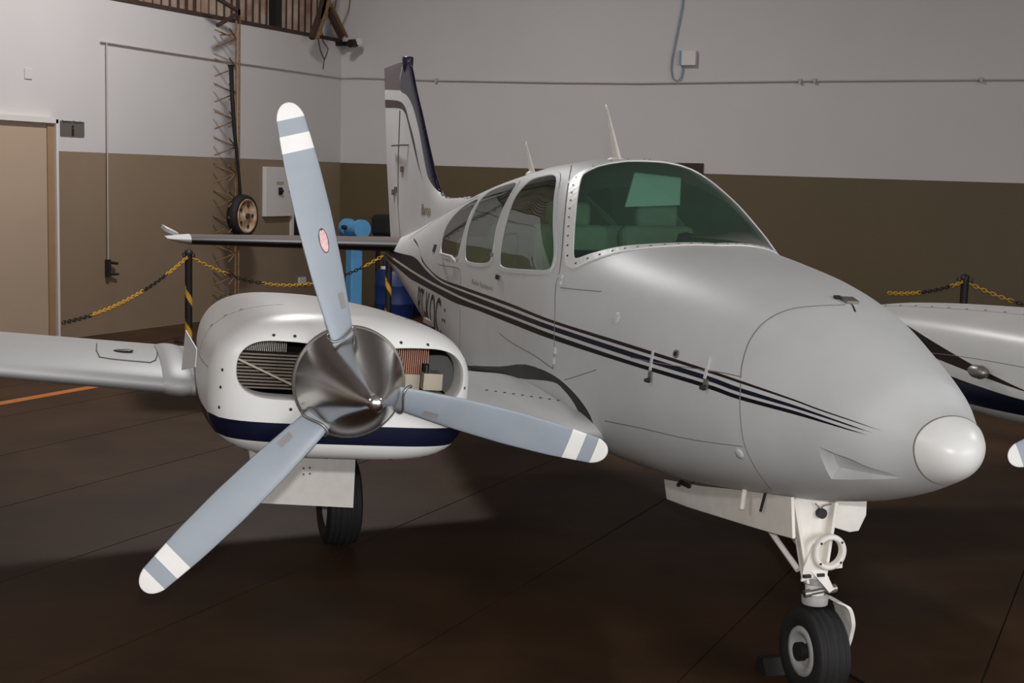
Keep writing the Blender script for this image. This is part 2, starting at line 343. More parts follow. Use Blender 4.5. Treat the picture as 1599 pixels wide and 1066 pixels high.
# truss leg, hanging wires, security camera at the corner
tr = empty('roof_truss', on_left(506, 5, .25), 0, 'dark rusty roof truss brace at the corner of the hangar', 'truss'); t0 = Vector(tr.location)
for q in (((487, 60), (506, 5)), ((508, 5), (534, 58)), ((500, 30), (512, -40)), ((503, -45), (506, 5))):
    a = on_left(*q[0], .25) - t0; b = on_left(*q[1], .25) - t0
    d = (b - a); R = d.to_track_quat('Z', 'Y').to_matrix(); MB().box((a + b)/2, (.07, .07, d.length), 0, R).build('angle_bar', ['rustdark'], tr)
    MB().box((a + b)/2 + Vector((.06, .05, 0)), (.05, .02, d.length*.98), 0, R).build('angle_bar', ['rust'], tr)
tr2 = empty('roof_truss', on_left(375, 20, .3), 0, 'rusty truss brace above the prong rack at the sheeting', 'truss'); t0 = Vector(tr2.location)
for q in (((330, -8), (374, 18)), ((340, 40), (374, 20)), ((372, -30), (372, 32))):
    a = on_left(*q[0], .3) - t0; b = on_left(*q[1], .3) - t0; d = b - a
    MB().box((a + b)/2, (.04, .04, d.length), 0, d.to_track_quat('Z', 'Y').to_matrix()).build('angle_bar', ['rustdark'], tr2)
wi = MB()
for P in (((497, 50), (498, 63), (501, 79), (507, 93), (505, 108)), ((504, 51), (505, 64), (513, 76), (511, 84), (507, 93))): wi.tube([on_left(x, y, .012) for x, y in P], .006, 6)
wi.build('hanging_wires', ['rustdark']); tag(bpy.data.objects['hanging_wires'], 'thin dark wires dangling under the sheeting at the corner', 'wire')
wi2 = MB()
for P in (((548, -12), (545, 15), (535, 40), (525, 44)), ((527, -12), (522, 20), (516, 40))): wi2.tube([on_back(x, y, .08) for x, y in P], .006, 6)
tag(wi2.build('loose_cables', ['rustdark']), 'thin loose cables curving over the white corner wall', 'cable')
cp = on_back(552, 67, .25); sc_ = empty('security_camera', cp, 0, 'small white bullet security camera on a dark bar at the corner', 'camera'); s0 = Vector(sc_.location)
a = on_back(520, 65, .1) - s0
MB().box((a.x/2 + .03, .1, 0), (abs(a.x) - .1, .05, .06)).build('bracket', ['dark'], sc_)
MB().cyl((-.02, .05, -.01), (.10, -.0, .02), .055, n=16).build('housing', ['camwhite'], sc_)
MB().cyl((0.02, -.12, -.02), (.04, .02, .0), .058, n=16).build('lens', ['blackp'], sc_)
# ------------------------------------------------------------------ back wall fittings
rp = on_back(1076.5, 90.5, .05); ro = MB().box((0, 0, 0), (.2, .06, .2)).build('wireless_router', ['panelwhite']); ro.location = rp; bevel(ro, .012); tag(ro, 'square white access point on the back wall', 'router')
MB().box((-.115, 0, 0), (.03, .05, .19)).build('side_vent', ['bluecable'], ro)
bc = MB().tube([on_back(x, y, .03) for x, y in ((1068, -20), (1066, 10), (1058, 50), (1050, 90), (1048, 108), (1051, 122), (1058, 127), (1064, 122), (1067, 108), (1066, 92), (1069, 80))], .009, 8).build('network_cable', ['bluecable']); tag(bc, 'blue network cable looping down to the wall access point', 'cable')
a = on_back(1052, 254); b = on_back(1098.5, 273)
wo = MB().box((0, 0, 0), (abs(b.x - a.x), .04, abs(a.z - b.z))).build('wall_opening_plate', ['rustdark']); wo.location = ((a.x + b.x)/2, WY - .021, (a.z + b.z)/2); tag(wo, 'flat dark brown plate standing for an opening in the back wall behind the cabin', 'board')  # flat plate; its dark colour stands for the shade in a wall opening
MB().box((0, -.022, -.02), (abs(b.x - a.x)*.9, .01, abs(a.z - b.z)*.7)).build('opening_shade', ['dark'], wo)
# ------------------------------------------------------------------ stanchions, chains, workshop things
def stanchion(px, pz, base_px, label):
    b = on_floor(*base_px); r = empty('stanchion', b, 0, label, 'stanchion', 'striped stanchions around the aircraft')
    hgt = 1.0
    MB().lathe([(0, .16), (.02, .16), (.035, .12), (.05, .04)], (0, 0, 0), (0, 0, 1), 20).build('base', ['blackp'], r)
    n = 40; mb = MB(); seg = 16
    for i in range(n):
        for k in range(seg):
            t0, t1 = 2*PI*k/seg, 2*PI*(k+1)/seg; z0, z1 = .05 + (hgt - .05)*i/n, .05 + (hgt - .05)*(i+1)/n; q = .042
            ph = ((z0/hgt)*2.6 + k/seg) % 1.0
            mb.add([(q*math.cos(t0), q*math.sin(t0), z0), (q*math.cos(t1), q*math.sin(t1), z0), (q*math.cos(t1), q*math.sin(t1), z1), (q*math.cos(t0), q*math.sin(t0), z1)], [(0, 1, 2, 3)], 1 if (ph < .30 and z1 < .80*hgt) else 0, True)
    mb.build('post', ['blackp', 'yellow'], r)
    MB().lathe([(0, .048), (.04, .046), (.055, .02), (.06, .001)], (0, 0, hgt), (0, 0, 1), 16).build('cap', ['blackp'], r)
    for s in (-1, 1): MB().tube([(s*.04, 0, hgt - .02), (s*.075, 0, hgt - .03), (s*.085, 0, hgt + .0), (s*.07, 0, hgt + .015)], .007, 6).build('hook', ['blackp'], r)
    return r, Vector((b[0], b[1], hgt - .02))
sA, hA = stanchion(0, 0, (295, 534), 'black and yellow stanchion behind the right wing and engine')
sB, hB = stanchion(0, 0, (606, 512), 'black and yellow stanchion in front of the blue barrel')
sC, hC = stanchion(0, 0, (1498, 578), 'dark stanchion beyond the left engine by the back wall')
def chain(a, b, sag, label):
    a = Vector(a); b = Vector(b); L = (b - a).length; n = int(L/.045); v = []; mb = MB()
    for i in range(n):
        t = (i + .5)/n; p = a.lerp(b, t) - Vector((0, 0, sag*4*t*(1 - t)))
        d = (b - a)/n - Vector((0, 0, sag*4*(1 - 2*t)/n)); d.normalize(); u = Vector((-d.y, d.x, 0)).normalized() if i % 2 else d.cross(Vector((-d.y, d.x, 0)).normalized())
        ring = []
        for k in range(10): th = 2*PI*k/10; ring.append(p + d*(.034*math.cos(th)) + u*(.018*math.sin(th)))
        mb.tube(ring, .0055, 5, 0 if (i // 11) % 3 != 1 else 1, True)
    return tag(mb.build('barrier_chain', ['yellow', 'blackp']), label, 'chain', 'yellow and black barrier chains')
fl = on_floor(120, 566); chain(hA, (fl[0] + .2, fl[1] - .4, .45), .12, 'yellow and black chain sloping down behind the right wing')
chain(hA, hB, .38, 'yellow and black chain sagging from left stanchion to barrel stanchion')
chain(hB, hB + Vector((2.4, 1.0, 0)), .35, 'yellow chain hanging from the stanchion behind the tail')
e = on_floor(1380, 588); chain((e[0], e[1], .88), hC, .05, 'yellow and black chain running to the stanchion beyond the left engine')
chain(hC, hC + Vector((2.5, .3, 0)), .3, 'dark chain beyond the left engine, right of its stanchion')
# blue bench grinder on a blue column
p = on_floor(552, 496); g0 = empty('pedestal_grinder', p, math.radians(-30), 'light blue pedestal grinder on a tall blue column', 'machine')
gz = 1.06
MB().box((0, 0, .03), (.45, .45, .06)).build('base_plate', ['bluepost'], g0)
bevel(MB().box((0, 0, gz/2), (.17, .17, gz)).build('column', ['bluepost'], g0), .012)
MB().box((0, 0, gz + .02), (.34, .26, .04)).build('table', ['bluepost'], g0)
MB().cyl((-.14, 0, gz + .15), (.14, 0, gz + .15), .1, n=24).build('motor', ['bluepost'], g0)
for s in (-1, 1): bevel(MB().cyl((s*.15, 0, gz + .16), (s*.23, 0, gz + .16), .125, n=24).build('wheel_guard', ['bluepost'], g0), .01)
MB().cyl((-.05, -.1, gz + .17), (-.05, -.16, gz + .17), .03, n=12).build('knob', ['dark'], g0)
p = on_floor(610, 484); g1 = empty('blue_post', p, 0, 'blue steel post standing behind the barrel and stanchion', 'post')
bevel(MB().box((0, 0, .55), (.16, .16, 1.10)).build('column', ['bluepost'], g1), .012); MB().box((0, 0, .02), (.3, .3, .04)).build('foot', ['bluepost'], g1)
def barrel(px, label, r=.27, hh=.68):
    p = on_floor(*px); o = empty('plastic_barrel', p, 0, label, 'barrel', 'blue barrels behind the tail')
    MB().lathe([(0, .001), (0, r*.9), (.03, r*.96), (hh*.3, r), (hh*.31, r*1.02), (hh*.33, r), (hh*.66, r), (hh*.68, r*1.02), (hh*.7, r), (hh*.93, r*.95), (hh*.98, r*.85), (hh, r*.8), (hh - .01, .001)], (0, 0, 0), (0, 0, 1), 32).build('body', ['bluebarrel'], o)
    MB().cyl((-.1, -.12, hh - .01), (-.1, -.12, hh + .035), .05, n=14).build('cap', ['panelwhite'], o); return o
barrel((616, 497), 'dark blue plastic barrel with white cap behind the stanchion')
barrel((664, 489), 'dark blue plastic barrel half hidden behind the tail cone')
# black padded cover on a stand
p = on_floor(600, 487); bg = empty('covered_equipment', p, 0, 'black fabric covered equipment on a stand behind the fin', 'equipment')
MB().cyl((-.12, 0, 0), (-.12, 0, 1.0), .03, n=10).build('stand_leg', ['blackp'], bg); MB().cyl((.12, 0, 0), (.12, 0, 1.0), .03, n=10).build('stand_leg', ['blackp'], bg)
o = bevel(MB().box((0, 0, 1.0), (.28, .3, .26)).box((.01, 0, 1.24), (.32, .34, .30)).build('cover', ['bag'], bg), .06, 3)
MB().tube([(.1, -.1, 1.34), (.2, -.14, 1.36), (.28, -.16, 1.40)], .012, 6).build('strap', ['bag'], bg)
# lamp housings under the ceiling
for i, (lx, ly, lw) in enumerate(LAMPS):
    lo = empty('ceiling_lamp', (lx, ly, 6.66), 0, ['hangar ceiling lamp nearest the tail and left wall', 'hangar ceiling lamp over the left wing side', 'hangar ceiling lamp behind the viewpoint'][i], 'lamp', 'ceiling lamps')
    MB().box((0, 0, .05), (.6, 1.4, .08)).build('housing', ['frame_white'], lo)
    for s in (-.5, .5): MB().cyl((0, s, .08), (0, s, CEIL - 6.66), .01, n=6).build('hanger', ['dark'], lo)

# ================================================================== the airplane (x aft, y to its right wing, z up)
air = empty('airplane', AO, math.atan2(AFT[1], AFT[0]), 'white twin-engine propeller airplane with navy and maroon stripes parked in the hangar', 'airplane')
def pchip(xs, ys):
    xs = np.asarray(xs, float); ys = np.asarray(ys, float); hh = np.diff(xs); d = np.diff(ys)/hh
    m = np.zeros_like(ys); m[0] = d[0]; m[-1] = d[-1]
    for i in range(1, len(xs)-1):
        if d[i-1]*d[i] > 0:
            w1 = 2*hh[i] + hh[i-1]; w2 = hh[i] + 2*hh[i-1]; m[i] = (w1 + w2)/(w1/d[i-1] + w2/d[i])
    def g(x):
        x = np.clip(np.asarray(x, float), xs[0], xs[-1]); i = np.clip(np.searchsorted(xs, x) - 1, 0, len(xs)-2)
        t = (x - xs[i])/hh[i]; t2 = t*t; t3 = t2*t
        return (2*t3-3*t2+1)*ys[i] + (t3-2*t2+t)*hh[i]*m[i] + (-2*t3+3*t2)*ys[i+1] + (t3-t2)*hh[i]*m[i+1]
    return g
class Loft:
    def __init__(s, X, zt, zb, w, zw, nu, nl): s.x0, s.x1 = X[0], X[-1]; s.f = [pchip(X, a) for a in (zt, zb, w, zw, nu, nl)]
    def rad(s, X, phi):
        zt, zb, w, zw, nu, nl = [f(X) for f in s.f]; c, q = np.abs(np.cos(phi)), np.sin(phi)
        up = q >= 0; hh = np.where(up, zt - zw, zw - zb); n = np.where(up, nu, nl)
        return ((c/w)**n + (np.abs(q)/hh)**n)**(-1/n), zw
    def P(s, X, v):
        X = np.asarray(X, float); phi = (np.asarray(v, float) - .5)*PI; r, zw = s.rad(X, phi)
        return np.stack([X, r*np.cos(phi), zw + r*np.sin(phi)], -1)
    def N(s, X, v):
        e = 2e-3; X = np.asarray(X, float); v = np.asarray(v, float)
        a = s.P(np.clip(X + e, s.x0, s.x1), v) - s.P(np.clip(X - e, s.x0, s.x1), v); b = s.P(X, v + e) - s.P(X, v - e)
        n = np.cross(b, a); n /= np.linalg.norm(n, axis=-1, keepdims=True) + 1e-12
        phi = (v - .5)*PI; rd = np.stack([0*phi, np.cos(phi), np.sin(phi)], -1)
        return n*np.sign(np.sum(n*rd, -1, keepdims=True))
    def g(s, P):
        x, y, z = P[..., 0], P[..., 1], P[..., 2]; zt, zb, w, zw, nu, nl = [f(x) for f in s.f]
        up = z >= zw; hh = np.where(up, zt - zw, zw - zb); n = np.where(up, nu, nl)
        return ((np.abs(y)/w)**n + (np.abs(z - zw)/hh)**n)**(1/n) - 1
    def hit(s, px, py, bump=0):
        d = ray_pl(px, py); ts = np.linspace(3, 14, 1600); P = CP + ts[:, None]*d; g = s.g(P); g[(P[:, 0] < s.x0) | (P[:, 0] > s.x1)] = 9
        k = np.where((g[1:] < 0) & (g[:-1] >= 0))[0]
        if len(k) == 0: k = [int(np.argmin(g))]; return s.xv(CP + ts[k[0]]*d)
        a, b = ts[k[0]], ts[k[0]+1]
        for _ in range(25):
            m = (a + b)/2
            if s.g(CP + m*d) < 0: b = m
            else: a = m
        return s.xv(CP + a*d)
    def xv(s, P):
        zw = float(s.f[3](P[0])); y, z = P[1], P[2] - zw
        return (float(P[0]), .5 + math.atan2(z, y)/PI) if y >= 0 else (float(P[0]), 1.5 - math.atan2(z, -y)/PI)
FX = [.0, .08, .25, .5, .8, 1.2, 1.6, 2.0, 2.2, 2.4, 2.6, 2.8, 3.1, 3.6, 4.2, 5, 5.8, 6.6, 7.4, 8.2, 8.9]
fus = Loft(FX,
  [1.213, 1.241, 1.342, 1.445, 1.546, 1.623, 1.665, 1.709, 1.763, 1.893, 2.006, 2.072, 2.075, 2.053, 1.998, 1.905, 1.778, 1.654, 1.528, 1.419, 1.369],
  [1.036, .994, .924, .845, .782, .725, .68, .665, .668, .67, .675, .68, .685, .69, .70, .735, .81, .92, 1.03, 1.12, 1.179],
  [.113, .141, .227, .313, .406, .499, .571, .623, .647, .658, .653, .635, .614, .596, .574, .52, .441, .354, .267, .179, .081],
  [1.135, 1.135, 1.14] + [1.15]*12 + [1.17, 1.19, 1.21, 1.23, 1.25, 1.27][0:6],
  [2, 2, 2.05, 2.15, 2.25, 2.35, 2.45, 2.5, 2.5, 2.5, 2.5, 2.5, 2.5, 2.5, 2.4, 2.3, 2.2, 2.1, 2, 2, 2],
  [2, 2, 2.1, 2.2, 2.4, 2.6, 2.7, 2.8, 2.8, 2.8, 2.9, 3, 3.1, 3.2, 3.2, 3.2, 3.1, 2.8, 2.4, 2, 2])
SV = 1.9      # one unit of v is about 1.9 m round the skin
def catmull(p, closed, k=5):
    p = [np.asarray(q, float) for q in p]; n = len(p); out = []
    for i in range(n if closed else n-1):
        a, b, c, d = (p[(i-1) % n], p[i], p[(i+1) % n], p[(i+2) % n]) if closed else (p[max(i-1, 0)], p[i], p[i+1], p[min(i+2, n-1)])
        for j in range(k):
            t = j/k; out.append(.5*((2*b) + (c-a)*t + (2*a-5*b+4*c-d)*t*t + (3*b-a-3*c+d)*t**3))
    if not closed: out.append(p[-1])
    return out
def densify(poly, step=.06):
    out = []
    for a, b in zip(poly, poly[1:] + poly[:1]):
        n = max(1, int(math.hypot(b[0]-a[0], b[1]-a[1])/step))
        for j in range(n): out.append((a[0] + (b[0]-a[0])*j/n, a[1] + (b[1]-a[1])*j/n))
    return out
def cdt(grid, polys, clip=False):
    """triangulate grid points with polygons as constraints; label of each triangle = polygon index or -1"""
    grid = np.asarray(grid, float); keep = np.ones(len(grid), bool)
    for pl in polys:
        q = np.asarray(pl)
        for i in range(len(q)):
            a, b = q[i], q[(i+1) % len(q)]; ab = b - a; L = ab @ ab + 1e-12
            t = np.clip(((grid - a) @ ab)/L, 0, 1); dd = np.linalg.norm(grid - (a + t[:, None]*ab), axis=1); keep &= dd > .006
    # never drop hull points
    mn, mx = grid.min(0), grid.max(0); hull = (np.abs(grid - mn) < 1e-7).any(1) | (np.abs(grid - mx) < 1e-7).any(1)
    pts = [Vector(p) for p in grid[keep | hull]]; faces = []
    for pl in polys:
        if sum(p[0]*q[1] - q[0]*p[1] for p, q in zip(pl, pl[1:] + pl[:1])) < 0: pl = pl[::-1]
        b = len(pts); pts += [Vector(p) for p in pl]; faces.append(list(range(b, b + len(pl))))
    v, e, f, ov, oe, of = geometry.delaunay_2d_cdt(pts, [], faces, 0, 1e-6, True)
    V = np.array([tuple(p) for p in v]); F = [tuple(t) for t in f]; cen = V[np.array(F)].mean(1); lab = np.full(len(F), -1)
    for k, pl in enumerate(polys):                      # even-odd test of the triangle centres
        q = np.asarray(pl, float); ins = np.zeros(len(F), bool); cand = np.where((cen >= q.min(0)).all(1) & (cen <= q.max(0)).all(1))[0]; c = cen[cand]; ii = np.zeros(len(c), bool)
        for (x0, y0), (x1, y1) in zip(q, np.roll(q, -1, 0)):
            if y0 == y1: continue
            hit = ((y0 > c[:, 1]) != (y1 > c[:, 1])) & (c[:, 0] < (x1 - x0)*(c[:, 1] - y0)/(y1 - y0) + x0); ii ^= hit
        lab[cand[ii]] = k
        if k == 0: first = lab == 0
    if clip: lab[~first] = -1
    return V, F, [int(l) for l in lab]
def split_build(name, V2, F, lab, want, P, N, m, parent, flip=False):
    fs = [t for t, l in zip(F, lab) if l in want]; used = sorted({i for t in fs for i in t}); mp = {i: k for k, i in enumerate(used)}
    Pv = P[used]; Nv = N[used]; out = []
    for t in fs:
        a, b, c = (mp[i] for i in t); nn = np.cross(Pv[b]-Pv[a], Pv[c]-Pv[a])
        out.append((a, b, c) if nn @ Nv[a] >= 0 else (a, c, b))
    return mesh_obj(name, Pv, out, m, parent, True, Nv)

# ---- outlines traced on the skin (right side), as (x, v)
H = lambda pts: [fus.hit(*p) for p in pts]
toS = lambda L: [(x, v*SV) for x, v in L]
mirror = lambda L: [(x, 2 - v) for x, v in L][::-1]
win1 = H(catmull([(868, 276.5), (865.5, 310), (864, 350), (865.5, 389), (864, 408), (856, 420.5), (823, 420.5), (788, 417), (782, 405.8), (785, 377.6), (793.4, 341), (806, 307), (825.8, 284.5), (846, 276.5)], True, 4))
win2 = H(catmull([(806, 287), (797.6, 304), (783.5, 332.6), (775, 360.7), (769.5, 394.5), (762, 409.5), (734, 408.5), (727.8, 397), (731.5, 360.7), (744, 324), (761, 302.6), (786, 291)], True, 4))
win3 = H(catmull([(747, 312.5), (735.7, 332.6), (725.8, 360.7), (718.8, 389), (713.5, 401), (692, 396.5), (690.7, 377.6), (699, 352), (716, 330.8), (733, 318)], True, 4))
wsr = H(catmull([(933.5, 260.5), (917, 268.5), (909, 278), (903, 307.6), (899, 347), (897, 381), (897.3, 399), (903, 403), (925.7, 395.6), (965, 386.4), (1004, 382.4), (1065, 379.8)], False, 4))
wsr = [(2.74, 1.0), (2.745, .93)] + [q for q in wsr if q[1] < .965] + [(1.885, 1.0)]
ws = wsr + [(x, 2 - v) for x, v in wsr[1:-1]][::-1]
def band(top, bot): return H(catmull(top, False, 5)) + H(catmull(bot, False, 5))[::-1]
upper = band([(646, 371), (652.5, 380), (658, 399.5), (669, 417.5), (690, 435), (720, 446), (750, 456.6), (800, 474.6), (867, 501), (982.6, 537), (1104, 576), (1157, 594), (1240, 623), (1278, 637.5), (1330, 655.5), (1380, 673.5)],
             [(647, 376), (655, 389), (660, 408.5), (675, 426), (690, 438.5), (720, 451), (750, 462), (800, 480), (867, 506), (982.6, 543), (1104, 581), (1157, 598.5), (1240, 626), (1278, 640), (1330, 657.3)])
middle = band([(643, 399), (652.5, 405.5), (667.5, 423.5), (690, 441.5), (720, 454), (750, 465.5), (800, 485), (867, 510), (982.6, 548), (1104, 586), (1154, 604.5), (1240, 632), (1300, 653), (1364, 676)],
              [(642, 420.5), (675, 440), (705, 455), (720, 462.5), (750, 474.5), (800, 493), (867, 518), (982.6, 556.5), (1104, 594), (1154, 612), (1240, 637), (1300, 656)])
lower = band([(642, 424), (675, 444), (720, 466), (750, 478), (800, 497), (867, 523), (982.6, 562.5), (1104, 599), (1154, 617), (1240, 641), (1300, 661), (1357, 679.5)],
             [(642, 436), (675, 453.5), (705, 470), (720, 476), (750, 486), (800, 506), (867, 531.5), (982.6, 569), (1104, 606), (1154, 623.5), (1240, 646.7), (1300, 664)])
middle = [(8.4, .60), (7.6, .612)] + middle + [(7.6, .545), (8.4, .54)]
lower = [(8.4, .52), (7.6, .523)] + lower + [(7.6, .475), (8.4, .47)]
seal = H(catmull([(728, 570), (782, 572), (821, 568.7), (863, 584.6), (894, 610), (917.5, 640), (927.6, 664), (929, 682), (926, 700)], False, 3)) + H(catmull([(914, 700), (917.5, 682), (912, 660.6), (897, 630), (880, 608), (863, 596), (816, 591), (730, 584.6)], False, 3))
scoop = H([(1279, 697), (1286, 722), (1299, 748), (1360, 748), (1411, 746), (1385, 737), (1330, 717)])
regions = {}
polys = []; keys = []
def reg(name, L, both=True):
    polys.append(densify(toS(L))); keys.append(name)
    if both: polys.append(densify(toS(mirror(L)))); keys.append(name + '_m')
for n_, L in (('win1', win1), ('win2', win2), ('win3', win3), ('upper', upper), ('middle', middle), ('lower', lower), ('seal', seal), ('scoop', scoop)): reg(n_, L)
reg('ws', ws, False)
gx = np.concatenate([np.arange(.055, 2.9, .04), np.arange(2.9, 8.9, .06), [8.9]]); gv = np.linspace(0, 2, 97)*SV
G2 = np.array([(a, b) for a in gx for b in gv])
V2, F2, L2 = cdt(G2, polys)
FP = fus.P(V2[:, 0], V2[:, 1]/SV); FN = fus.N(V2[:, 0], V2[:, 1]/SV)
ix = lambda *n: {i for i, k in enumerate(keys) if k in n}
body = split_build('fuselage', V2, F2, L2, {-1}, FP, FN, 'white', air)
body['label'] = 'grey-white fuselage skin'
for n_, nm, m in (('upper', 'stripe', 'maroon'), ('middle', 'stripe', 'navy'), ('lower', 'stripe', 'midnight'), ('seal', 'wing_root_seal', 'seal')):
    for sfx in ('', '_m'):
        o = split_build(nm, V2, F2, L2, ix(n_ + sfx), FP, FN, m, body)
        o['label'] = {'upper': 'thin maroon upper stripe', 'middle': 'navy middle stripe', 'lower': 'near-black lower stripe', 'seal': 'dark rubber seal at the wing root'}[n_]
for n_, m in (('win1', 'glass'), ('win2', 'glass'), ('win3', 'glass_rear')):
    for sfx in ('', '_m'): split_build('window_pane', V2, F2, L2, ix(n_ + sfx), FP, FN, m, body)['label'] = 'green tinted cabin window'
split_build('windshield', V2, F2, L2, ix('ws'), FP, FN, 'glass_ws', body)['label'] = 'large curved green tinted windshield'
# nose air scoop: the traced triangle pushed into the skin, deepest at its rear edge
for sfx in ('', '_m'):
    fs = [t for t, l in zip(F2, L2) if l in ix('scoop' + sfx)]; used = sorted({i for t in fs for i in t}); mp = {i: k for k, i in enumerate(used)}
    xa = max(V2[i][0] for i in used); xb = min(V2[i][0] for i in used)
    top = FP[used]; dep = np.array([.055*max(0, (V2[i][0]-xb)/(xa-xb)) + .002 for i in used]); bot = top - FN[used]*dep[:, None]
    vv = list(bot) + list(top); ff = [tuple(mp[i] for i in t) for t in fs]
    ec = {}
    for t in fs:
        for a, b in ((t[0], t[1]), (t[1], t[2]), (t[2], t[0])): ec[frozenset((a, b))] = ec.get(frozenset((a, b)), 0) + 1
    n_ = len(used)
    for e_, c_ in ec.items():
        if c_ == 1: a, b = [mp[i] for i in e_]; ff.append((a, b, n_ + b, n_ + a))
    mesh_obj('air_scoop', vv, ff, 'white', body)['label'] = 'recessed triangular air scoop in the nose'

def ribbon(surf, nrm, loop, wid, hgt, closed, name, m, parent, base=0.0, side=1):
    """raised flat strip along a 2d line on a surface; side 1 = outside of a closed loop, 0 = centred"""
    q = [np.asarray(p, float) for p in loop]; n = len(q); area2 = sum(q[i][0]*q[(i+1) % n][1] - q[(i+1) % n][0]*q[i][1] for i in range(n)); sg_ = 1 if area2 > 0 else -1
    rows = []
    for i in range(n):
        d = (q[(i+1) % n] - q[i-1]) if closed else (q[min(i+1, n-1)] - q[max(i-1, 0)]); d = d/(np.linalg.norm(d) + 1e-9); o = np.array([d[1], -d[0]])*sg_
        ta, tb = (0, wid) if side else (-wid/2, wid/2)
        rows.append([(q[i] + o*(ta), 0.), (q[i] + o*(ta + min(.002, wid*.2)), hgt), (q[i] + o*(tb - min(.003, wid*.2)), hgt), (q[i] + o*tb, 0.)])
    v = []
    for r in rows:
        for p, h_ in r: v.append(surf(*p) + nrm(*p)*(h_ + base))
    f = []
    for i in range(n if closed else n-1):
        j = (i+1) % n
        for k in range(3): f.append((i*4+k, j*4+k, j*4+k+1, i*4+k+1))
    o = mesh_obj(name, v, f, m, parent, False)
    bm = bmesh.new(); bm.from_mesh(o.data); bmesh.ops.recalc_face_normals(bm, faces=bm.faces); bm.to_mesh(o.data); bm.free(); return o
fs_ = lambda a, b: fus.P(a, b/SV); fn_ = lambda a, b: fus.N(a, b/SV)
def discs(pts_n, r, name, m, parent, n=7, off=.0012):
    mb = MB()
    for P, N in pts_n:
        N = Vector(N).normalized(); u = N.orthogonal().normalized(); q = N.cross(u); c = Vector(P) + N*off
        ring = [c + u*(r*math.cos(2*PI*k/n)) + q*(r*math.sin(2*PI*k/n)) for k in range(n)]
        mb.add(ring + [c + N*.0015], [(k, (k+1) % n, n) for k in range(n)])
    return mb.build(name, m if isinstance(m, list) else [m], parent)
for L in (win1, win2, win3):
    for LL in (L, mirror(L)): ribbon(fs_, fn_, toS(LL), .022, .004, True, 'window_frame', 'white', body)
ribbon(fs_, fn_, densify(toS(ws), .05), .05, .005, True, 'windshield_frame', 'cowl_white', body)
def along(loop, off, step):
    q = [np.asarray(p, float) for p in loop]; n = len(q); area2 = sum(q[i][0]*q[(i+1) % n][1] - q[(i+1) % n][0]*q[i][1] for i in range(n)); sg_ = 1 if area2 > 0 else -1
    out = []; acc = 0
    for i in range(n):
        a, b = q[i], q[(i+1) % n]; d = b - a; L = np.linalg.norm(d)
        if L < 1e-9: continue
        o = np.array([d[1], -d[0]])/L*sg_*off
        while acc < L: out.append(a + d*(acc/L) + o); acc += step
        acc -= L
    return out
discs([(fs_(*p) + fn_(*p)*.005, fn_(*p)) for p in along(toS(ws), .03, .058)], .0065, 'frame_rivets', 'rivet', body)
# panel seams, hinges, latches on the skin
def seam(pxs, wid=.006, m='seam', k=4, name='panel_seam'):
    return ribbon(fs_, fn_, toS(H(catmull(pxs, False, k))), wid, .0012, False, name, m, body, side=0)
seam([(893, 258), (886, 300), (881, 350), (877, 400), (873, 430), (868, 447), (867, 490), (866, 520), (866, 545)])
seam([(866, 545), (864, 570), (862, 574), (835, 555), (800, 535), (780, 520)])
seam([(1157, 590), (1160, 565), (1172, 530), (1195, 502), (1230, 484), (1270, 478), (1320, 476)], .007)
seam([(1157, 598), (1156, 640), (1162, 690), (1180, 730), (1205, 765)], .005)
seam([(1104, 578), (1130, 582), (1157, 588)]); seam([(945, 657), (1000, 668), (1080, 686), (1160, 697)], .005)
seam([(720, 446), (719, 425), (714, 418), (690, 414), (684, 411)]); seam([(719, 480), (719, 510), (718, 545)], .006)
seam([(876, 449), (905, 452), (940, 455)], .004); seam([(882, 593), (905, 586), (932, 577)], .004)
seam([(985, 558), (1030, 567), (1070, 573), (1105, 578)], .004)
seam([(640, 372), (660, 358), (690, 338), (720, 320), (748, 306)], .012, 'seam')
ring = [(.058, v*SV) for v in np.linspace(0, 2, 60)]; ribbon(fs_, fn_, ring, .007, .0012, False, 'panel_seam', 'seam', body, side=0)
def pn(px, py, off=0.): a = fus.hit(px, py); return Vector(fus.P(*a) + fus.N(*a)*off), Vector(fus.N(*a))
def skin_box(name, px, py, lx, lz, th, m, base=0.):      # little plate lying on the skin: lx fore-aft, lz around
    a = fus.hit(px, py); P, N = Vector(fus.P(*a)), Vector(fus.N(*a)); t = Vector((1, 0, 0)); t = (t - N*t.dot(N)).normalized(); b = N.cross(t)
    R = Matrix((t, b, N)).transposed(); return MB().box(P + N*(th/2 + base), (lx, lz, th), 0, R).build(name, [m], body)
for px in (1020.5, 1107):
    y = 553 if px < 1050 else 565
    skin_box('latch', px - 1.5, y + 9, .012, .085, .006, 'white'); skin_box('latch', px - 3, y + 35, .022, .04, .010, 'steel')
    P, N = pn(px - 3, y + 40, .012); MB().cyl(P, P + N*.02, .012, .006, 8).build('latch', ['dark'], body)
P, N = pn(1057, 552.5); MB().cyl(P, P + N*.006, .017, n=14).build('lock', ['steel'], body); MB().cyl(P + N*.006, P + N*.009, .009, n=10).build('lock', ['dark'], body)
for px, py in ((868, 547), (866, 563)): skin_box('hinge', px, py, .022, .03, .012, 'white')
for px, py in ((877, 432), (875, 441)): skin_box('hinge', px, py, .03, .02, .008, 'white')
skin_box('door_handle', 781, 433, .11, .028, .012, 'steel'); P, N = pn(781, 433, .012); MB().cyl(P, P + N*.01, .012, n=8).build('door_handle', ['dark'], body)
skin_box('vent', 679.5, 387.5, .10, .05, .006, 'dark'); P, N = pn(770, 398); MB().cyl(P, P + N*.012, .011, n=8).build('door_latch', ['steel'], body)
P, N = pn(692, 396, .02); P2, _ = pn(716, 408, .02); P3, _ = pn(708, 411, .012); P4, _ = pn(713, 402, .03)
